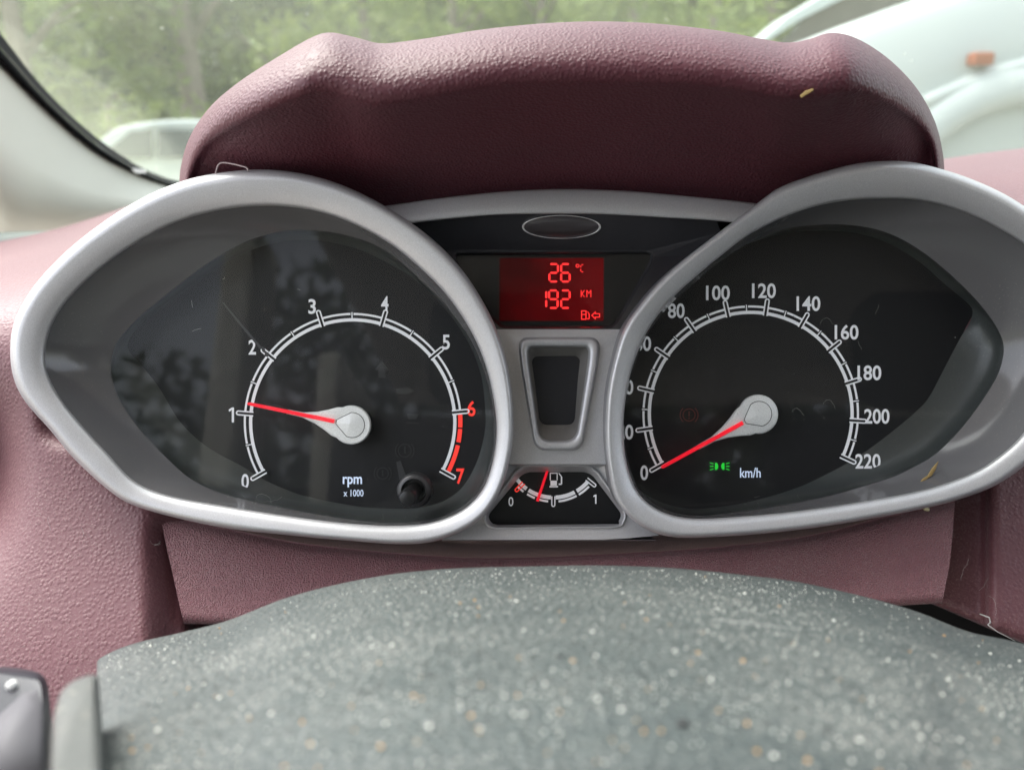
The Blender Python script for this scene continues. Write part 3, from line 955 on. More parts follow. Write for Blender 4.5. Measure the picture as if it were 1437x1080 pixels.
flat('scale_dash', [ring_seg(FC, 68, 71, -136, -127, 5), ring_seg(FC, 68, 71, -122, -112, 5), ring_seg(FC, 68, 71, -108, -96, 5), ring_seg(FC, 68, 71, -84, -62, 6), ring_seg(FC, 68, 71, -59, -44, 6)], DQ, M['print'], fuel)
flat('tick', utick(FC, 62, 74, -90, 2.6, 1.7), DQ, M['print'], fuel)
flat('tick', utick(FC, 60, 74, -39, 2.6, 1.7), DQ, M['print'], fuel)
flat('tick', utick(FC, 60, 74, -134, 2.6, 1.7), DQ - 0.0001, M['redprint'], fuel)
lettering('numeral', '0', 717, 703.5, 7, 13, DQ, M['print'], fuel, offset=0.01)
one('numeral', 835, 700, 13, DQ, M['print'], fuel)
flat('pump_symbol', [[(772.5, 674), (781.5, 674), (781.5, 681), (772.5, 681)], [(771, 681.5), (783, 681.5), (783, 683.5), (771, 683.5)],
     [(771.5, 663), (782.5, 663), (782.5, 664.3), (771.5, 664.3)], [(771.5, 664.3), (772.8, 664.3), (772.8, 673.5), (771.5, 673.5)], [(781.2, 664.3), (782.5, 664.3), (782.5, 673.5), (781.2, 673.5)],
     [(783.5, 664), (784.5, 663), (788.5, 668), (787.5, 669)], [(787, 668.5), (789, 668.5), (789, 679), (787, 679)], [(784, 678), (788, 678), (788, 680), (784, 680)]], DQ, M['print'], fuel)
plate('needle', [(766.3, 661), (769.7, 661), (756, 703.5), (752.2, 702.5)], 0.3002, M['needle'], fuel, thick=0.0008, bevel=0.8, bd=0.0003)
# --- black housing behind everything
back = [(30, 470), (250, 268), (420, 262), (560, 300), (1000, 300), (1150, 262), (1310, 250), (1470, 320), (1530, 470), (1430, 650), (1250, 715), (640, 752), (220, 705)]
V, Fc = fill([[P(x, y, 0.333) for x, y in back]], [back])
rows = [[P(x, y, 0.333) for x, y in back], [P(x, y, 0.360) for x, y in back]]
V2, F2 = rows_mesh(rows, True)
V, Fc = join([(V, Fc), (V2, F2)])
mesh('housing', V, Fc, M['black'], cluster, smooth=False)

# ------------------------------------------------------------------ dashboard
dash = thing('dashboard', 'burgundy grained leather dashboard with an arched hood over the instruments', 'dashboard', P(780, 900, 0.33))
ST = [  # silhouette, crease and inner back edge of the hood, station by station
    ((252, 275), (262, 280), (300, 305)), ((253, 238), (272, 240), (320, 292)), ((266, 193), (292, 207), (345, 282)), ((295, 150), (325, 184), (375, 277)),
    ((337, 114), (365, 163), (410, 274)), ((390, 80), (410, 143), (450, 271)), ((437, 53), (445, 132), (490, 269)), ((464, 46), (475, 134), (515, 267)),
    ((500, 53), (505, 145), (540, 265)), ((536, 61), (540, 149), (570, 263)), ((592, 55), (600, 140), (620, 261)), ((690, 40), (700, 122), (710, 257)),
    ((800, 31), (800, 118), (800, 255)), ((900, 32), (900, 119), (890, 256)), ((1000, 42), (1000, 124), (980, 259)), ((1060, 53), (1060, 133), (1030, 261)),
    ((1104, 60), (1105, 141), (1060, 263)), ((1135, 55), (1150, 139), (1090, 265)), ((1166, 46), (1182, 132), (1120, 267)), ((1202, 54), (1212, 131), (1150, 269)),
    ((1246, 82), (1242, 145), (1180, 272)), ((1285, 122), (1270, 163), (1215, 277)), ((1311, 168), (1292, 182), (1250, 284)), ((1323, 214), (1306, 206), (1275, 294)), ((1326, 256), (1314, 246), (1290, 306))]
NS = 160
Dc = cr([s[0] for s in ST], NS); Bc = cr([s[1] for s in ST], NS); Ac = cr([(s[2][0], s[2][1] + 28) for s in ST], NS)
tt = np.linspace(0, 1, NS)
endw = np.clip(np.minimum(tt, 1 - tt) / 0.24, 0, 1); endw = endw * endw * (3 - 2 * endw)
dB = 0.302 - 0.058 * endw
rows = []
for s in (0, .25, .5, .7, .82, .9, .96):      # underside, from the cluster out to the lip
    rows.append([P(*(Ac[i] * (1 - s) + Bc[i] * s), 0.3125 * (1 - s) + (dB[i]) * s + 0.004 * math.sin(math.pi * s) * endw[i]) for i in range(NS)])
for s, e in ((.03, -.0022), (.1, -.0040), (.22, -.0050), (.38, -.0048), (.55, -.0030), (.7, .0005), (.82, .0050), (.91, .0100), (.97, .0160), (1, .0220)):
    rows.append([P(*(Bc[i] * (1 - s) + Dc[i] * s), dB[i] + e) for i in range(NS)])
for dy, e in ((1.5, .032), (10, .055), (45, .11), (90, .19)):
    rows.append([P(Dc[i][0] + (CX - Dc[i][0]) * dy / 900, Dc[i][1] + dy, dB[i] + e) for i in range(NS)])
V, Fc = rows_mesh(rows, False)
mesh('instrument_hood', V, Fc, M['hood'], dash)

TL = curve_y([(-900, 560), (-560, 468), (-260, 395), (-120, 365), (0, 339), (60, 326), (120, 309), (180, 289), (240, 267), (300, 247), (420, 225)])


def sstep(a, b, x):
    t = min(1, max(0, (x - a) / (b - a))); return t * t * (3 - 2 * t)


rows = []
xs = np.concatenate([np.linspace(-880, -270, 30), np.linspace(-260, 330, 90)])
hs_ = np.concatenate([np.linspace(0, 120, 26), np.linspace(130, 780, 60)])
for h in hs_:
    row = []
    for x in xs:
        y = TL(x) + h * (1.0 if TL(x) + h < 1200 else 1)
        d = 0.309 + 0.25 * math.exp(-h / 36)
        d -= 0.045 * sstep(560, 1080, y)
        d += 0.022 * math.exp(-((x + 30) / 46) ** 2) * math.exp(-((y - 655) / 100) ** 2)
        d += 0.013 * sstep(195, 262, x) * sstep(690, 760, y)
        yr = float(np.interp(x, [97, 134, 178, 223, 278, 334], [636, 672, 705, 720, 733, 743]))
        d += 0.017 * sstep(40, 120, x) * sstep(yr - 4, yr - 40, y) * sstep(285, 330, y)
        d += 0.05 * sstep(262, 275, x)
        row.append(P(x, y, d))
    rows.append(row)
V, Fc = rows_mesh(rows, False)
mesh('dash_side', V, Fc, M['leather'], dash)
TR = curve_y([(1230, 238), (1325, 223), (1380, 215), (1437, 208), (1600, 190), (1750, 180), (2200, 165), (2800, 150)])
rows = []
xs = np.concatenate([np.linspace(1235, 1750, 80), np.linspace(1765, 2700, 40)])
for h in hs_:
    row = []
    for x in xs:
        y = TR(x) + h
        ymax = min(838 + (x - 1290) * 0.43, 1010)
        d = 0.310 + 0.30 * math.exp(-h / 45)
        d -= 0.03 * sstep(600, 1000, y)
        d += 0.010 * sstep(1396, 1376, x) * sstep(640, 700, y) + 0.00006 * max(0, 1390 - x)
        if y > ymax:
            y2 = ymax + (y - ymax) * 0.04; d += min(0.08, (y - ymax) * 0.002); y = y2
        row.append(P(x, y, d))
    rows.append(row)
V, Fc = rows_mesh(rows, False)
mesh('dash_side', V, Fc, M['leather'], dash)
# lower trim panel under the dials: a dusty ledge, a rolled edge and a face
YC = curve_y([(215, 719), (250, 727), (400, 759), (505, 772), (646, 783), (752, 783), (857, 778), (961, 772), (1084, 760), (1165, 746), (1247, 724), (1345, 702)])
edge_l = lin([690, 722, 760, 875], [219, 225, 232, 258]); edge_r = lin([690, 703, 780, 846], [1341, 1340, 1335, 1322])
yb = lin([258, 700, 1322], [875, 880, 846])
NX = 120


def trow(fy, d, edge=0):
    r = []
    for k in range(NX):
        s = k / (NX - 1)
        x = 225 + s * 1115
        for _ in range(3):
            y = fy(x); x = edge_l(y) * (1 - s) + edge_r(y) * s
        r.append(P(x, y, d))
    return r


rows = [trow(lambda x: YC(x) - 62, 0.345), trow(lambda x: YC(x) - 34, 0.325), trow(lambda x: YC(x) - 16, 0.3120), trow(lambda x: YC(x) - 5, 0.3055), trow(lambda x: YC(x) - 1.5, 0.3045)]
V, Fc = rows_mesh(rows, False)
trim_rows = []
for f, e in ((0.0, 0.3047), (0.012, 0.3062), (0.03, 0.3052), (0.06, 0.3030), (.12, .3010), (.3, .2982), (.6, .2935), (.9, .2885), (.96, .2885), (1.0, .2905)):
    trim_rows.append(trow(lambda x: (YC(x) - 1.5) * (1 - f) + yb(x) * f, e))
trim_rows.append([p + FWD * 0.02 for p in trim_rows[-1]])
V1, F1 = rows_mesh(trim_rows, False)
# returns at both ends
ends = []
for k in (0, NX - 1):
    e0 = [r[k] for r in trim_rows[:-1]]
    ends.append(rows_mesh([e0, [p + FWD * 0.0012 + RIGHT * (0.0006 if k else -0.0006) for p in e0], [p + FWD * 0.02 for p in e0]], False))
V1, F1 = join([(V1, F1)] + ends)
trim = mesh('lower_trim', V1, F1, M['trim'], dash)
mesh('trim_ledge', V, Fc, M['ledge'], trim)
# black sheet behind the column gap, standing in for its deep shade
V, Fc = rows_mesh([[P(x, y, 0.36) for x in (150, 500, 1000, 1500)] for y in (700, 850, 1100)], False)
mesh('column_gap_shade', V, Fc, M['black'], dash, smooth=False)
# thin pale outlined clip on the hood, above the left ring
w = [P(301, 255, 0.2845), P(304, 238, 0.284), P(308, 230, 0.2835), P(316, 228.5, 0.283), P(330, 231, 0.282), P(346, 235.5, 0.281), P(348, 240, 0.281)]
V, Fc = tube_pts([Vector(q) for q in cr([tuple(p) for p in w], 24)], 0.0003, 6)
mesh('outline_clip', V, Fc, plain('pale_edge', (0.36, 0.28, 0.28), 0.5), dash)

# ------------------------------------------------------------------ steering wheel
wheel = thing('steering_wheel', 'grey steering wheel hub covered in pale dust below the dials', 'steering wheel', P(760, 1080, 0.2))
SY = curve_y([(60, 975), (142, 922), (190, 902), (250, 888), (320, 870), (400, 839), (480, 818), (560, 804), (640, 797), (750, 794), (850, 793), (950, 797), (1050, 807), (1130, 818), (1230, 841),
              (1290, 859), (1360, 886), (1437, 903), (1600, 950)])
PADD = lambda h, x: 0.230 - 0.135 * (1 - math.exp(-h / 130)) + 0.0016 * sstep(175, 215, h + 12 * math.sin(x / 190))
xs = np.linspace(140, 1600, 150)
rows = []
for h, e in ((26, .030), (8, .022), (1.5, .012)):
    rows.append([P(x, SY(x) + h, PADD(0, x) + e) for x in xs])
for h in np.concatenate([[0, 1.5, 4, 8, 14], np.linspace(22, 420, 50)]):
    roll = 0.006 * math.exp(-h / 4)
    rows.append([P(x, SY(x) + h, PADD(h, x) + roll) for x in xs])
V, Fc = rows_mesh(rows, False)
n = len(xs)
lef = [r[0] for r in rows[3:]]
V2, F2 = rows_mesh([lef, [p + RIGHT * -0.0008 - UP * 0.0010 for p in lef], [p - UP * 0.02 for p in lef]], False)
V, Fc = join([(V, Fc), (V2, F2)])
mesh('airbag_cover', V, Fc, M['pad'], wheel)
# left spoke beside the pad
sp = [(84, 972), (100, 956), (122, 947), (138, 946), (141, 1120), (70, 1120), (74, 1010)]
SPD = lambda x, y: 0.150 - (y - 945) * 0.00028
plate('spoke', rounded(sp, [8, 8, 8, 4, 2, 2, 10]), 0, M['spoke'], wheel, way=FWD * 0.15 - UP, thick=0.022, bevel=9, bd=0.004, dfun=SPD)
sp = [(-60, 934), (20, 935), (66, 945), (70, 985), (66, 1120), (-60, 1120)]
SWD = lambda x, y: 0.185 - (y - 945) * 0.00022
sw_ = plate('switch_panel', rounded(sp, [2, 20, 30, 10, 2, 2]), 0, M['switch'], wheel, way=FWD * 0.15 - UP, thick=0.025, bevel=10, bd=0.005, dfun=SWD)
V, Fc = rows_mesh([[P(x, y, SWD(x, y) - 0.001 - e) for x, y in ring] for e, ring in ((0, [(-60, 1075), (-20, 1020), (32, 972), (52, 968), (60, 990), (62, 1120), (-60, 1120)]), (0.002, [(-60, 1085), (-14, 1026), (34, 980), (48, 978), (53, 994), (54, 1120), (-60, 1120)]))], True)
Fc.append(tuple(range(7, 14)))
mesh('switch_face', V, Fc, plain('switch_silver', (0.085, 0.082, 0.092), 0.65, 0.0), sw_)
axial('button_mark', 15, 962, [(0.0011, 0.001), (0.0011, -0.0002), (0.0007, -0.0005)], M['white'], sw_, 0.1800, 16)

# ------------------------------------------------------------------ windscreen and pillar
screen = thing('windscreen', 'dusty car windscreen with a black border seal, the corner left unwiped', 'windscreen', P(120, 230, 0.8))
# pane through the lower corner and sloping back to the roof
pl = AT(247, 262, 0.88)
base_y = lambda x: 0.90 + 0.10 * (1 - ((x - 0.36) / 0.85) ** 2)
rows = []
for s in np.linspace(0, 1, 12):
    row = []
    for k in range(25):
        x = -0.46 + 1.64 * k / 24
        b = Vector((x, base_y(x), 0.93)); t = Vector((0.36 + (x - 0.36) * 0.86, base_y(x) - 0.80, 1.45))
        row.append(b.lerp(t, s) + Vector((0, 0.02 * math.sin(math.pi * s), 0.03 * math.sin(math.pi * s))))
    rows.append(row)
V, Fc = rows_mesh(rows, False)


def wiped(g):
    # dirt film: thin where the wiper has passed, thicker in the corner it misses
    sx = g.n('SeparateXYZ'); g.l(g.tc.outputs['Object'], sx.inputs[0])
    a = g.mul(sx.outputs['X'], 1.0)
    b = g.mul(sx.outputs['Y'], -0.1465)
    v = g.mul(a, b, 'ADD')
    return g.ramp(v, WIPE - 0.003, WIPE + 0.003, 1.3, 1.0)


WIPE = -0.7488
M['screen'] = glass('windscreen_glass', tint=(0.90, 0.95, 0.92), dust=0.8, dsc=90, th=(0.6, 0.14), film=0.15, filmcol=(0.66, 0.72, 0.58), blot=9, fr=0.8, mask=wiped)
mesh('glass', V, Fc, M['screen'], screen, origin=Vector((0.36, 0.5, 1.2)))
up_ = [(-420, -450), (-220, -205), (-60, -20), (0, 47), (47, 107), (94, 157), (142, 198), (189, 230), (220, 245), (250, 254), (300, 262)]
lo_ = [(-420, -390), (-220, -155), (-60, 22), (0, 87), (47, 135), (94, 179), (142, 217), (183, 239), (220, 255), (250, 263), (300, 271)]
U_ = cr(up_, 60); L_ = cr(lo_, 60)
dS = np.linspace(0.54, 0.84, 60)
mid = U_ * 0.5 + L_ * 0.5
rows = [[P(*U_[i], dS[i] + 0.012) for i in range(60)], [P(*(U_[i] * .7 + L_[i] * .3), dS[i] + .007) for i in range(60)], [P(*(U_[i] * .52 + L_[i] * .48), dS[i] + .004) for i in range(60)]]
V, Fc = rows_mesh(rows, False)
mesh('border', V, Fc, M['frit'], screen)
rows = []
for s, e in ((.52, .0045), (.5, .001), (.6, -.002), (.75, -.003), (.9, -.0015), (1.0, .002), (1.0, .02)):
    rows.append([P(*(U_[i] * (1 - s) + L_[i] * s), dS[i] + e) for i in range(60)])
V, Fc = rows_mesh(rows, False)
mesh('seal', V, Fc, M['seal'], screen)
plate('tag', rounded([(184, 236), (204, 238), (205, 243), (190, 243)], 2, 3), 0.735, M['white'], screen, thick=0.001)

pil = None
rows = []
pts_lo = cr([(-640, -240), (-360, 60), (-140, 260), (-60, 300), (0, 345), (47, 345), (100, 340), (150, 330), (210, 320), (260, 310), (310, 300)], 60)
for s, e in ((0, .01), (.02, .003), (.06, 0), (.2, -.006), (.4, -.016), (.6, -.022), (.75, -.012), (.85, .02), (1.0, .09)):
    rows.append([P(*(L_[i] * (1 - s) + pts_lo[i] * s), dS[i] + e + 0.002) for i in range(60)])
V, Fc = rows_mesh(rows, False)
pil = mesh('pillar_trim', V, Fc, M['cream'], None)
tag(pil, 'pale cream windscreen pillar trim rising at the left of the dashboard', 'pillar trim')
# door-top strip at the foot of the pillar
rows = [[P(x, 329 - x * 0.03 + dy, 0.60 + e) for x in np.linspace(-600, 140, 30)] for dy, e in ((-3, .01), (-1, 0), (5, -.004), (26, -.004), (60, 0))]
V, Fc = rows_mesh(rows, False)
dst = mesh('door_strip', V, Fc, plain('grey_green_strip', (0.22, 0.25, 0.22), 0.5), None)
tag(dst, 'grey green door sill strip at the foot of the cream pillar', 'door strip')

# ------------------------------------------------------------------ the car round the camera (roof, seats: they shade and reflect)
V, Fc = box((-0.36, -1.9, 1.49), (1.10, 0.14, 1.53))
hl = bevel_mod(mesh('headliner', V, Fc, M['headliner'], None, smooth=False), 0.015)
tag(hl, 'pale cloth headliner above the front seats', 'headliner')


def seat(name, label, cx):
    t = thing(name, label, 'car seat', (cx, -0.45, 0.45))
    V, Fc = box((cx - 0.27, -0.72, 0.45), (cx + 0.27, -0.52, 1.12))
    bevel_mod(mesh('backrest', V, Fc, M['fabric'], t, smooth=False), 0.06, 5)
    V, Fc = box((cx - 0.14, -0.74, 1.16), (cx + 0.14, -0.62, 1.36))
    bevel_mod(mesh('headrest', V, Fc, M['fabric'], t, smooth=False), 0.05, 5)
    V, Fc = box((cx - 0.27, -0.52, 0.38), (cx + 0.27, -0.02, 0.52))
    bevel_mod(mesh('cushion', V, Fc, M['fabric'], t, smooth=False), 0.05, 5)


seat('driver_seat', 'dark fabric driver seat behind the steering wheel', 0.0)
seat('passenger_seat', 'dark fabric passenger seat on the far side of the cabin', 0.72)
for x0, nm, lb in ((1.16, 'door', 'dark door lining beside the passenger seat'),):
    V, Fc = box((x0, -1.2, 0.2), (x0 + 0.05, 0.55, 0.90))
    tag(bevel_mod(mesh(nm, V, Fc, M['fabric'], None, smooth=False), 0.015), lb, 'car door')
V, Fc = box((-0.45, -1.75, 0.25), (1.15, -1.5, 1.15))
tag(bevel_mod(mesh('rear_bench', V, Fc, M['fabric'], None, smooth=False), 0.06, 4), 'dark fabric rear bench at the back of the cabin', 'car seat')
V, Fc = box((-0.5, -1.8, 0.15), (1.2, 1.2, 0.2))
t = thing('rear_headrests', 'three dark headrests on the rear bench', 'headrests', (0.35, -1.6, 1.15))
for hx in (-0.15, 0.35, 0.85):
    V2, F2 = box((hx - .13, -1.66, 1.17), (hx + .13, -1.56, 1.36))
    bevel_mod(mesh('headrest', V2, F2, M['fabric'], t, smooth=False), 0.04, 4)
for x0, y0, y1, lb in ((-0.50, -0.80, -0.66, 'cream door pillar behind the driver seat'), (1.15, -0.80, -0.66, 'cream door pillar behind the passenger seat'), (-0.5, -1.9, -1.35, 'cream rear corner pillar on the driver side'), (1.15, -1.9, -1.35, 'cream rear corner pillar on the passenger side')):
    V2, F2 = box((x0, y0, 0.88), (x0 + 0.06, y1, 1.488))
    tag(bevel_mod(mesh('door_pillar', V2, F2, M['cream'], None, smooth=False), 0.015), lb, 'door pillar')
tag(mesh('cabin_floor', V, Fc, M['fabric'], None, smooth=False), None, None, kind='structure')

# ------------------------------------------------------------------ outside: ground, cars, trees
V, Fc = rows_mesh([[Vector((x, y, 0)) for x in (-200, -30, 0, 30, 200)] for y in (-150, -20, 0, 10, 60, 250)], False)
tag(mesh('ground', V, Fc, M['grass'], None, smooth=False), kind='structure')
V, Fc = rows_mesh([[Vector((x, y, 0.004)) for x in (-14, 0, 14)] for y in (-12, 0, 9.5)], False)
tag(mesh('gravel_yard', V, Fc, M['gravel'], None, smooth=False), kind='structure')


rows = []
for y, z in ((40, -.2), (44, 3), (52, 9), (64, 15), (80, 19), (110, 20)):
    rows.append([Vector((x, y + 3 * math.sin(x * .11), z + (1.2 * math.sin(x * .17 + y) if z > 0 else 0))) for x in np.linspace(-120, 120, 40)])
V, Fc = rows_mesh(rows, False)
tag(mesh('hillside', V, Fc, plain('hill_green', (0.09, 0.13, 0.04), 0.9, noise=0.5, ns=0.5), None), kind='structure')


def lathe_wheel(c, r, w, parent, ax=Vector((0, 1, 0))):
    a = Vector((1, 0, 0)) if abs(ax.x) < 0.5 else Vector((0, 1, 0)); b = Vector((0, 0, 1))
    def ringat(rr, o): return [c + ax * o + a * (rr * math.cos(t)) + b * (rr * math.sin(t)) for t in np.linspace(0, 2 * math.pi, 25)[:-1]]
    V, Fc = rows_mesh([ringat(r * .66, -w / 2), ringat(r * .9, -w / 2), ringat(r, -w * .35), ringat(r, w * .35), ringat(r * .9, w / 2), ringat(r * .66, w / 2)], True)
    o = mesh('wheel', V, Fc, M['tyre'], parent)
    V, Fc = rows_mesh([ringat(r * .66, -w / 2 - .002), ringat(r * .58, -w / 2 + .03), ringat(r * .18, -w / 2 + .012)], True)
    Fc.append(tuple(range(48, 72)))
    mesh('rim', V, Fc, M['rim'], o)


# white van across our bonnet: its bonnet rises to the right
YV = 2.3
van = thing('white_van', 'white van parked close by at the right with an amber side lamp on its wing', 'van', (2.2, YV + 0.8, 0))
top_px = [(1010, 118), (1060, 92), (1110, 70), (1165, 44), (1200, 29), (1240, 14), (1290, -4), (1345, -22), (1400, -38)]
tp = [AT(x, y, YV) for x, y in top_px]
prof = [(tp[0].x - 0.10, 0.42), (tp[0].x - 0.12, 0.75), (tp[0].x - 0.06, tp[0].z - 0.04)] + [(p.x, p.z) for p in tp]
xe, ze = prof[-1]
prof += [(xe + 0.30, ze + 0.05), (xe + 0.75, ze + 0.02), (xe + 1.0, ze - 0.16), (xe + 1.08, ze - 0.6), (xe + 1.05, 0.42)]
pc = np.array(prof); cen = np.array(((prof[0][0] + xe + 1.05) / 2, 0.95))
rows = []
for y, k in ((0.10, .965), (0.035, .985), (0.008, .995), (0.0, 1.0)):
    pass
secs = [(YV - 0.0, .955), (YV + 0.012, .975), (YV + 0.05, .990), (YV + 0.14, 1.0), (YV + 1.56, 1.0), (YV + 1.66, .990), (YV + 1.70, .955)]
def vsec(y, k, n=110):
    q = cr(prof, n)
    return [Vector((cen[0] + (x - cen[0]) * k, y, cen[1] + (z - cen[1]) * k)) for x, z in q]
rows = [vsec(y, k) for y, k in secs]
V, Fc = rows_mesh(rows, True)
n0 = 110
# near and far flanks: shallow curved skins closed toward a mid line
near = [vsec(YV - 0.03, .90), vsec(YV - 0.045, .6), vsec(YV - 0.05, .25)]
V2, F2 = rows_mesh([vsec(YV, .955)] + near, True); F2.append(tuple(range(3 * n0, 4 * n0)))
V3, F3 = rows_mesh([vsec(YV + 1.70, .955), vsec(YV + 1.73, .9), vsec(YV + 1.74, .4)], True); F3.append(tuple(range(2 * n0, 3 * n0)))
V, Fc = join([(V, Fc), (V2, F2), (V3, F3)])
vb = mesh('body', V, Fc, M['vanpaint'], van)
# swage line rising along the wing, and the wheel-arch flare
sw_line = [AT(x, y, YV - 0.055) for x, y in ((1296, 146), (1330, 131), (1375, 115), (1420, 99), (1470, 82), (1560, 55))]
V, Fc = tube_pts([Vector(q) for q in cr([tuple(p) for p in sw_line], 24)], 0.022, 10)
mesh('swage', V, Fc, M['vanpaint'], van)
ac = AT(1405, 330, YV)
V, Fc = rows_mesh([[Vector((ac.x + r * math.cos(a), YV - e, ac.z + r * math.sin(a))) for a in np.linspace(-0.2, math.pi + 0.2, 30)] for r, e in ((.47, .045), (.44, .085), (.39, .10), (.36, .09), (.345, .03))], False)
mesh('wheel_arch', V, Fc, M['vanpaint'], van)
lathe_wheel(Vector((ac.x, YV - 0.02, 0.33)), 0.33, 0.2, van)
lathe_wheel(Vector((ac.x, YV + 1.55, 0.33)), 0.33, 0.2, van)
lp = [(AT(x, y, YV - 0.075)) for x, y in ((1367, 73), (1397, 73), (1397, 92), (1367, 92))]
cxl = sum((p for p in lp), Vector()) / 4
V, Fc = box((lp[0].x, YV - 0.082, lp[2].z), (lp[1].x, YV - 0.03, lp[0].z))
bevel_mod(mesh('side_lamp', V, Fc, M['orange'], van, smooth=False), 0.008)
# windscreen and its pillar, rising behind the left end of the bonnet
def vslab(px, y0, y1, mat, name):
    f0 = [AT(x, y, y0) for x, y in px]; f1 = [p + Vector((0, y1 - y0, 0)) for p in f0]
    V, Fc = rows_mesh([f0, f1], True); n_ = len(px)
    Fc += [tuple(range(n_)), tuple(range(n_, 2 * n_))]
    return bevel_mod(mesh(name, V, Fc, mat, van, smooth=False), 0.01)


vslab([(1082, 75), (1165, 52), (1240, 22), (1290, 6), (1330, -20), (1300, -120), (1195, -120), (1150, 5)], YV + 0.55, YV + 0.62, plain('grey_glass', (0.12, 0.105, 0.09), 0.15, noise=0.5, ns=9), 'windscreen')
vslab([(1045, 72), (1062, 68), (1120, 30), (1196, -8), (1270, -60), (1255, -75), (1180, -22), (1105, 22)], YV + 0.50, YV + 0.66, M['vanpaint'], 'windscreen_pillar')
vslab([(1030, 100), (1085, 78), (1165, 55), (1165, 130), (1030, 140)], YV + 0.48, YV + 0.70, M['vanpaint'], 'scuttle')


# small white car far left
def small_car(name, label, cx, cy, L, rz):
    t = thing(name, label, 'car', (cx, cy, 0))
    pr = [(-.5, .3), (-.5, .55), (-.47, .72), (-.33, .80), (-.22, .86), (-.10, 1.28), (.02, 1.41), (.18, 1.44), (.33, 1.38), (.44, 1.02), (.495, .92), (.5, .35)]
    q = cr(pr, 70)
    cs, sn = math.cos(rz), math.sin(rz)
    def pt(x, y, z): return Vector((cx + x * cs - y * sn, cy + x * sn + y * cs, z))
    secs = [(-.80, .86), (-.84, .93), (-.80, .985), (-.70, 1.0), (.70, 1.0), (.80, .985), (.84, .93), (.80, .86)]
    rows = [[pt(x * L * (1 - (1 - k) * .3), y * (1 if z < 0.9 else 1 - (z - .9) * .35), .7 + (z - .7) * k) for x, z in q] for y, k in secs]
    V, Fc = rows_mesh(rows, True); Fc.append(tuple(range(110))); Fc.append(tuple(range(7 * 70, 8 * 70)))
    b = mesh('body', V, Fc, M['vanpaint'], t)
    for s in (-1, 1):
        w = [(-.14, .93), (.04, .93), (.04, 1.30), (-.03, 1.28)]
        V = [pt(x * L, s * (.835 * (1 - (z - .9) * .35) + .012), z) for x, z in w]
        mesh('window', V, [(0, 1, 2, 3)], M['carglass'], t, smooth=False)
        w = [(.06, .93), (.36, .98), (.30, 1.28), (.06, 1.30)]
        V = [pt(x * L, s * (.835 * (1 - (z - .9) * .35) + .012), z) for x, z in w]
        mesh('window', V, [(0, 1, 2, 3)], M['carglass'], t, smooth=False)
    for x in (-.32, .32):
        for s in (-.72, .72):
            c = pt(x * L, s, .31)
            lathe_wheel(c, .31, .2, t, Vector((-sn, cs, 0)))
    return t


c0 = AT(138, 200, 12.0)
small_car('white_car', 'small white car parked under the trees beyond the pillar', c0.x + 0.9, 12.0, 4.0, R(4))


def leaf_cloud(n, centers, size, rg, flatten=1.0):
    """many small leaf-like quads spread through clumps: (centre, radius) pairs"""
    wts = [r ** 2 for _, r in centers]; tot = sum(wts)
    V = []; Fc = []
    for c, r in centers:
        k = int(n * r * r / tot)
        for _ in range(k):
            d = Vector((rg.gauss(0, 1), rg.gauss(0, 1), rg.gauss(0, 1))).normalized() * (r * (rg.random() ** 0.42))
            d.z *= flatten
            p = c + d
            a = Vector((rg.gauss(0, 1), rg.gauss(0, 1), rg.gauss(0, .7))).normalized()
            b = a.cross(Vector((rg.gauss(0, 1), rg.gauss(0, 1), rg.gauss(0, 1)))).normalized()
            s = size * rg.uniform(.6, 1.3)
            o = len(V)
            V += [p - a * s, p + b * s * .5, p + a * s, p - b * s * .5]
            Fc.append((o, o + 1, o + 2, o + 3))
    return V, Fc


def tree(label, x, y, h, tr, cr_, low, mat, seed, leaves=2600, lean=0.0, name='leafy_tree'):
    rg = random.Random(seed)
    t = thing(name, label, 'tree', (x, y, 0), 'trees beyond the windscreen')
    pts = []; rad = []
    for k in range(9):
        f = k / 8
        pts.append(Vector((x + lean * f * h + rg.gauss(0, .05) * f, y + rg.gauss(0, .05), h * .8 * f))); rad.append(tr * (1.15 - f * .8))
    parts = [tube_pts(pts, rad, 9)]
    cl = []
    for k in range(7):
        f = low / h + (0.95 - low / h) * rg.random()
        a = rg.random() * 6.283
        e = Vector((x + lean * f * h + cr_ * .65 * math.cos(a), y + cr_ * .65 * math.sin(a), h * f + .3))
        s0 = Vector((x + lean * f * h * .8, y, max(low * .7, h * f * .75)))
        parts.append(tube_pts([s0, s0.lerp(e, .5) + Vector((0, 0, .2)), e], [tr * .35, tr * .22, tr * .08], 6))
        cl.append((e, cr_ * rg.uniform(.35, .6)))
    for k in range(9):
        a = rg.random() * 6.283; rr = cr_ * rg.random() ** .5 * .8
        cl.append((Vector((x + lean * h * .6 + rr * math.cos(a), y + rr * math.sin(a), low + (h - low) * rg.random())), cr_ * rg.uniform(.3, .55)))
    V, Fc = join(parts)
    mesh('trunk', V, Fc, M['bark'], t)
    V, Fc = leaf_cloud(leaves, cl, .16, rg, .8)
    mesh('crown', V, Fc, mat, t, smooth=False)
    return t


def px_x(px, Y): return AT(px, 200, Y).x


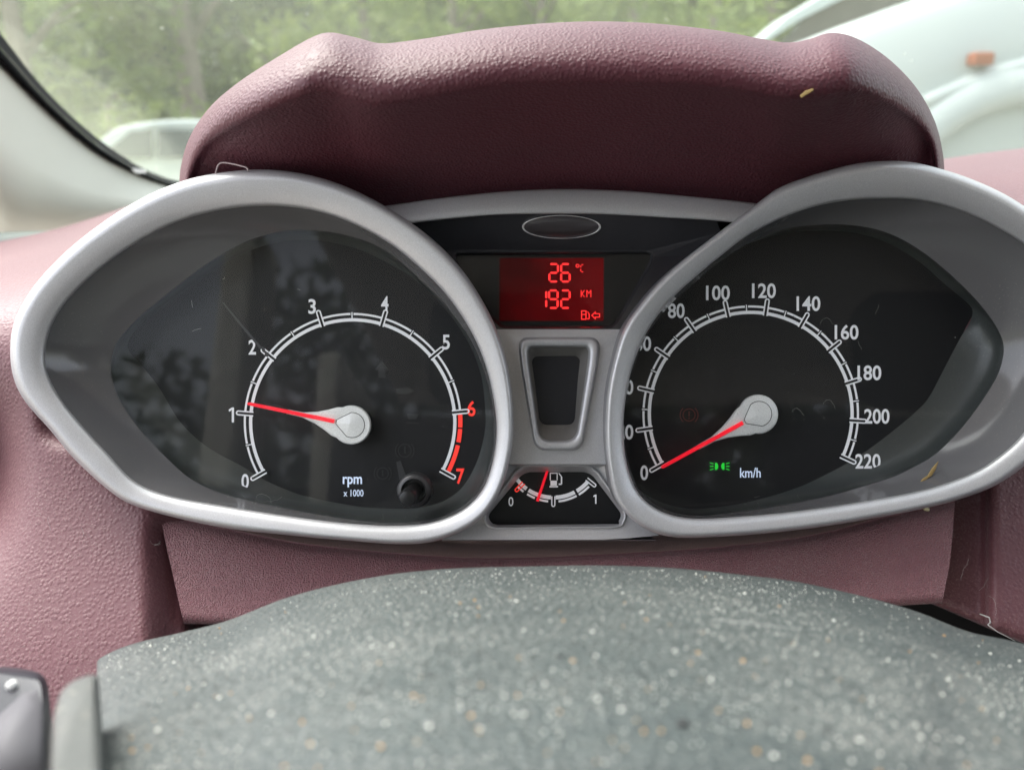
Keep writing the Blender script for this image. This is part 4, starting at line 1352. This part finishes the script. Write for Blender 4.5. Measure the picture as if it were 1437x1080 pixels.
TREES = [  # px of the trunk, distance, height, trunk radius, crown radius, lowest leaves, material, label
    (46, 14, 9, .17, 2.3, 2.6, 'leafa', 'tree with a pale straight trunk, nearest the left pillar'),
    (276, 16, 10, .24, 2.6, 2.9, 'leafc', 'tree with a thick pale trunk standing left of the hood'),
    (165, 21, 9, .2, 2.6, 1.6, 'leafc', 'dark leafy tree between the two pale trunks'),
    (400, 24, 10, .2, 3.0, 1.2, 'leafa', 'mid green tree above the left end of the hood'),
    (520, 20, 8, .16, 2.6, 1.0, 'leafb', 'light green tree over the dip in the hood at left'),
    (640, 26, 11, .2, 3.2, 1.2, 'leafb', 'light green tree left of the middle of the hood'),
    (760, 22, 9, .18, 2.8, 0.9, 'leafb', 'bright green tree over the middle of the hood'),
    (880, 25, 10, .2, 3.0, 1.0, 'leafb', 'bright green tree right of the middle of the hood'),
    (990, 21, 9, .18, 2.6, 1.0, 'leafb', 'bright green tree over the right half of the hood'),
    (1070, 28, 10, .2, 3.0, 1.2, 'leafa', 'mid green tree behind the nose of the white van')]
for i, (px, Y, h, tr, cr_, low, mk, lb) in enumerate(TREES):
    tree(lb, px_x(px, Y), Y, h, tr, cr_, low, M[mk], 20 + i, 2600)
SH = [(236, 15.5, 1.2, 'leafb', 'bright yellow green bush behind the small white car'), (100, 16, 1.0, 'leafa', 'mid green bush at the left behind the white car'), (330, 16, 1.1, 'leafa', 'mid green bush behind the left end of the hood')]
for i, (px, Y, r, mk, lb) in enumerate(SH):
    rg = random.Random(70 + i)
    x = px_x(px, Y)
    t = thing('bush', lb, 'bush', (x, Y, 0), 'bushes under the trees')
    cl = [(Vector((x + rg.uniform(-.8, .8) * r, Y + rg.uniform(-.5, .5) * r, r * rg.uniform(.4, 1.3))), r * rg.uniform(.4, .7)) for _ in range(9)]
    V, Fc = leaf_cloud(1500, cl, .09, rg)
    mesh('foliage', V, Fc, M[mk], t, smooth=False)
    parts = [tube_pts([Vector((x, Y, 0)), Vector((x + rg.uniform(-.4, .4), Y, r * .5)), Vector((x + rg.uniform(-.8, .8), Y, r))], [.03, .02, .01], 5) for _ in range(5)]
    V, Fc = join(parts)
    mesh('stem', V, Fc, M['bark'], t)
rg = random.Random(5)
cl = [(Vector((rg.uniform(-34, 34), rg.uniform(31, 38), rg.uniform(.6, 14))), rg.uniform(1.8, 3.0)) for _ in range(420)]
V, Fc = leaf_cloud(90000, cl, .42, rg)
tag(mesh('far_wood', V, Fc, M['leafb'], None, smooth=False), 'dense green wood filling the view behind the nearer trees', 'wood', kind='stuff')

rg = random.Random(15)  # unseen foliage, added to darken what the dial lenses reflect
cl = [(Vector((rg.uniform(-9, 26), rg.uniform(-17, -13), rg.uniform(.4, 6))), rg.uniform(.8, 1.5)) for _ in range(150)]
V, Fc = leaf_cloud(16000, cl, .24, rg)
tag(mesh('rear_reflection_wood', V, Fc, M['leafc'], None, smooth=False), 'dark green foliage added unseen behind the car for the lens reflections', 'wood', kind='stuff')

# ------------------------------------------------------------------ dust, grit, lint
ICO = None


def grit(pts, rad, rg):
    """small irregular lumps"""
    V = []; Fc = []
    bm = bmesh.new(); bmesh.ops.create_icosphere(bm, subdivisions=1, radius=1)
    bv = [v.co.copy() for v in bm.verts]; bf = [tuple(v.index for v in f.verts) for f in bm.faces]; bm.free()
    for p, r in zip(pts, rad):
        o = len(V); s = Vector((rg.uniform(.7, 1.3), rg.uniform(.7, 1.3), rg.uniform(.6, 1.0)))
        V += [p + Vector((q.x * s.x, q.y * s.y, q.z * s.z)) * r for q in bv]
        Fc += [tuple(o + i for i in f) for f in bf]
    return V, Fc


def pad_pt(x, h): return P(x, SY(x) + h, PADD(h, x) - 0.0001)


rg = random.Random(11)
pts, rad = [], []
for _ in range(14000):
    x = rg.uniform(150, 1500); h = 3 + 290 * rg.random() ** 1.35
    drift = 0.5 + 0.3 * math.sin(x / 83 + 2.1 * math.sin(h / 47)) + 0.3 * math.sin(h / 29 + 1.7 * math.sin(x / 131 + 1))
    if rg.random() > max(0.12, drift) * (1 - 0.75 * sstep(150, 215, h)): continue
    pts.append(pad_pt(x, h)); rad.append(rg.choice((.00005, .00006, .00008, .0001, .00013, .00019)))
for _ in range(120):
    x = rg.uniform(150, 1480); h = rg.uniform(6, 290)
    pts.append(pad_pt(x, h)); rad.append(rg.uniform(.0002, .00042))
V, Fc = grit(pts, rad, rg)
tag(mesh('dust_specks', V, Fc, M['speck'], None), 'pale dust specks strewn over the grey steering wheel hub', 'dust', kind='stuff')
pts, rad = [], []
for _ in range(110):
    x = rg.uniform(150, 1480); h = rg.uniform(6, 280)
    pts.append(pad_pt(x, h)); rad.append(rg.uniform(.00012, .0004))
V, Fc = grit(pts, rad, rg)
tag(mesh('sand_grains', V, Fc, M['specko'], None), 'amber sand grains scattered over the grey steering wheel hub', 'sand', kind='stuff')


def fibre(x, y, d, ln, rg, curl=1.0):
    a = rg.random() * 6.283; p = [x, y]; out = []
    for k in range(10):
        out.append(P(p[0], p[1], d + rg.uniform(-.0001, .0001)))
        p[0] += math.cos(a) * ln / 9; p[1] += math.sin(a) * ln / 9; a += rg.uniform(-.6, .6) * curl
    return tube_pts(out, .000032, 3)


parts = []
for (x0, x1, y0, y1, n, l0, l1, d) in ((285, 390, 692, 714, 16, 5, 22, .2985), (400, 660, 718, 735, 12, 3, 12, .2985), (960, 1300, 690, 722, 12, 3, 12, .2985), (1160, 1260, 420, 480, 3, 12, 30, .2995),
                                       (230, 420, 380, 470, 4, 4, 14, .2995), (1080, 1180, 520, 600, 2, 14, 30, .2995), (1340, 1420, 800, 880, 3, 20, 40, .283), (205, 260, 740, 800, 2, 10, 20, .292), (60, 120, 700, 760, 3, 10, 24, .29)):
    for _ in range(n):
        parts.append(fibre(rg.uniform(x0, x1), rg.uniform(y0, y1), d, rg.uniform(l0, l1), rg))
V, Fc = join(parts)
tag(mesh('lint', V, Fc, M['lint'], None), 'fine pale lint hairs caught on the dial lenses and trim', 'lint', kind='stuff')
# pale hair lying across the hub and two dark crumbs
V, Fc = tube_pts([pad_pt(x, h) - FWD * .0006 for x, h in ((1000, 66), (1045, 66), (1090, 66), (1150, 60))], [.00006, .0001, .0001, .00006], 4)
tag(mesh('hair', V, Fc, M['lint'], None), 'long pale hair lying straight across the grey steering wheel hub', 'hair')
for (x, h, r), lb in zip(((785, 128, .0007), (958, 218, .0009)), ('dark crumb on the grey hub, the one nearer the dials', 'dark crumb on the grey hub, the one nearer the camera')):
    V, Fc = grit([pad_pt(x, h)], [r], rg)
    tag(mesh('crumb', V, Fc, M['rubber'], None), lb, 'crumb', 'dark crumbs on the hub')
# scratch on the lens over the figure 2
lens_l = [o for o in cluster.children if o.name == 'lens'][0]
flat('scratch', [[(312, 425), (314, 424), (340, 455), (369, 489), (365, 490), (338, 458)], [(366, 486), (371, 487), (373, 494), (368, 493)], [(372, 495), (377, 494), (376, 501), (371, 499)]], D_LENS - 0.0003, plain('scratch_grey', (0.042, 0.042, 0.045), 0.6), lens_l)
# a white thread
V, Fc = tube_pts([P(1375, 861, .286), P(1388, 866, .285), P(1390, 873, .284), P(1386, 876, .283), P(1400, 886, .28), P(1425, 899, .276)], [.0002, .0003, .0003, .0002, .00012, .0001], 6)
tag(mesh('thread', V, Fc, M['lint'], None), 'frayed white thread hanging over the dark gap at the lower right', 'thread')
o = plate('dry_leaf_scrap', [(1291, 676), (1296, 671), (1302, 667), (1308, 657), (1317, 647), (1313, 659), (1308, 667), (1302, 671), (1297, 676), (1293, 678)], 0.2925, M['straw'], None, thick=0.0003, bevel=0.8, bd=0.0003)
tag(o, 'thin dry leaf scrap lying on the grey flare of the right dial', 'leaf scrap')
o = plate('seed_husk', rounded([(1295, 711), (1304, 712), (1305, 717), (1298, 717)], 3), 0.2975, plain('husk', (.62, .55, .32), .6), None, thick=0.0008, bevel=1, bd=.0004)
tag(o, 'cream seed husk lodged under the rim of the right dial', 'seed husk')
o = plate('straw_bit', [(1123, 134), (1130, 128), (1141, 124), (1142, 127), (1132, 133), (1125, 137)], 0.2385, M['straw'], None, thick=0.0004, bevel=.6, bd=.0002)
tag(o, 'tiny straw bit stuck on the arched burgundy hood', 'straw')
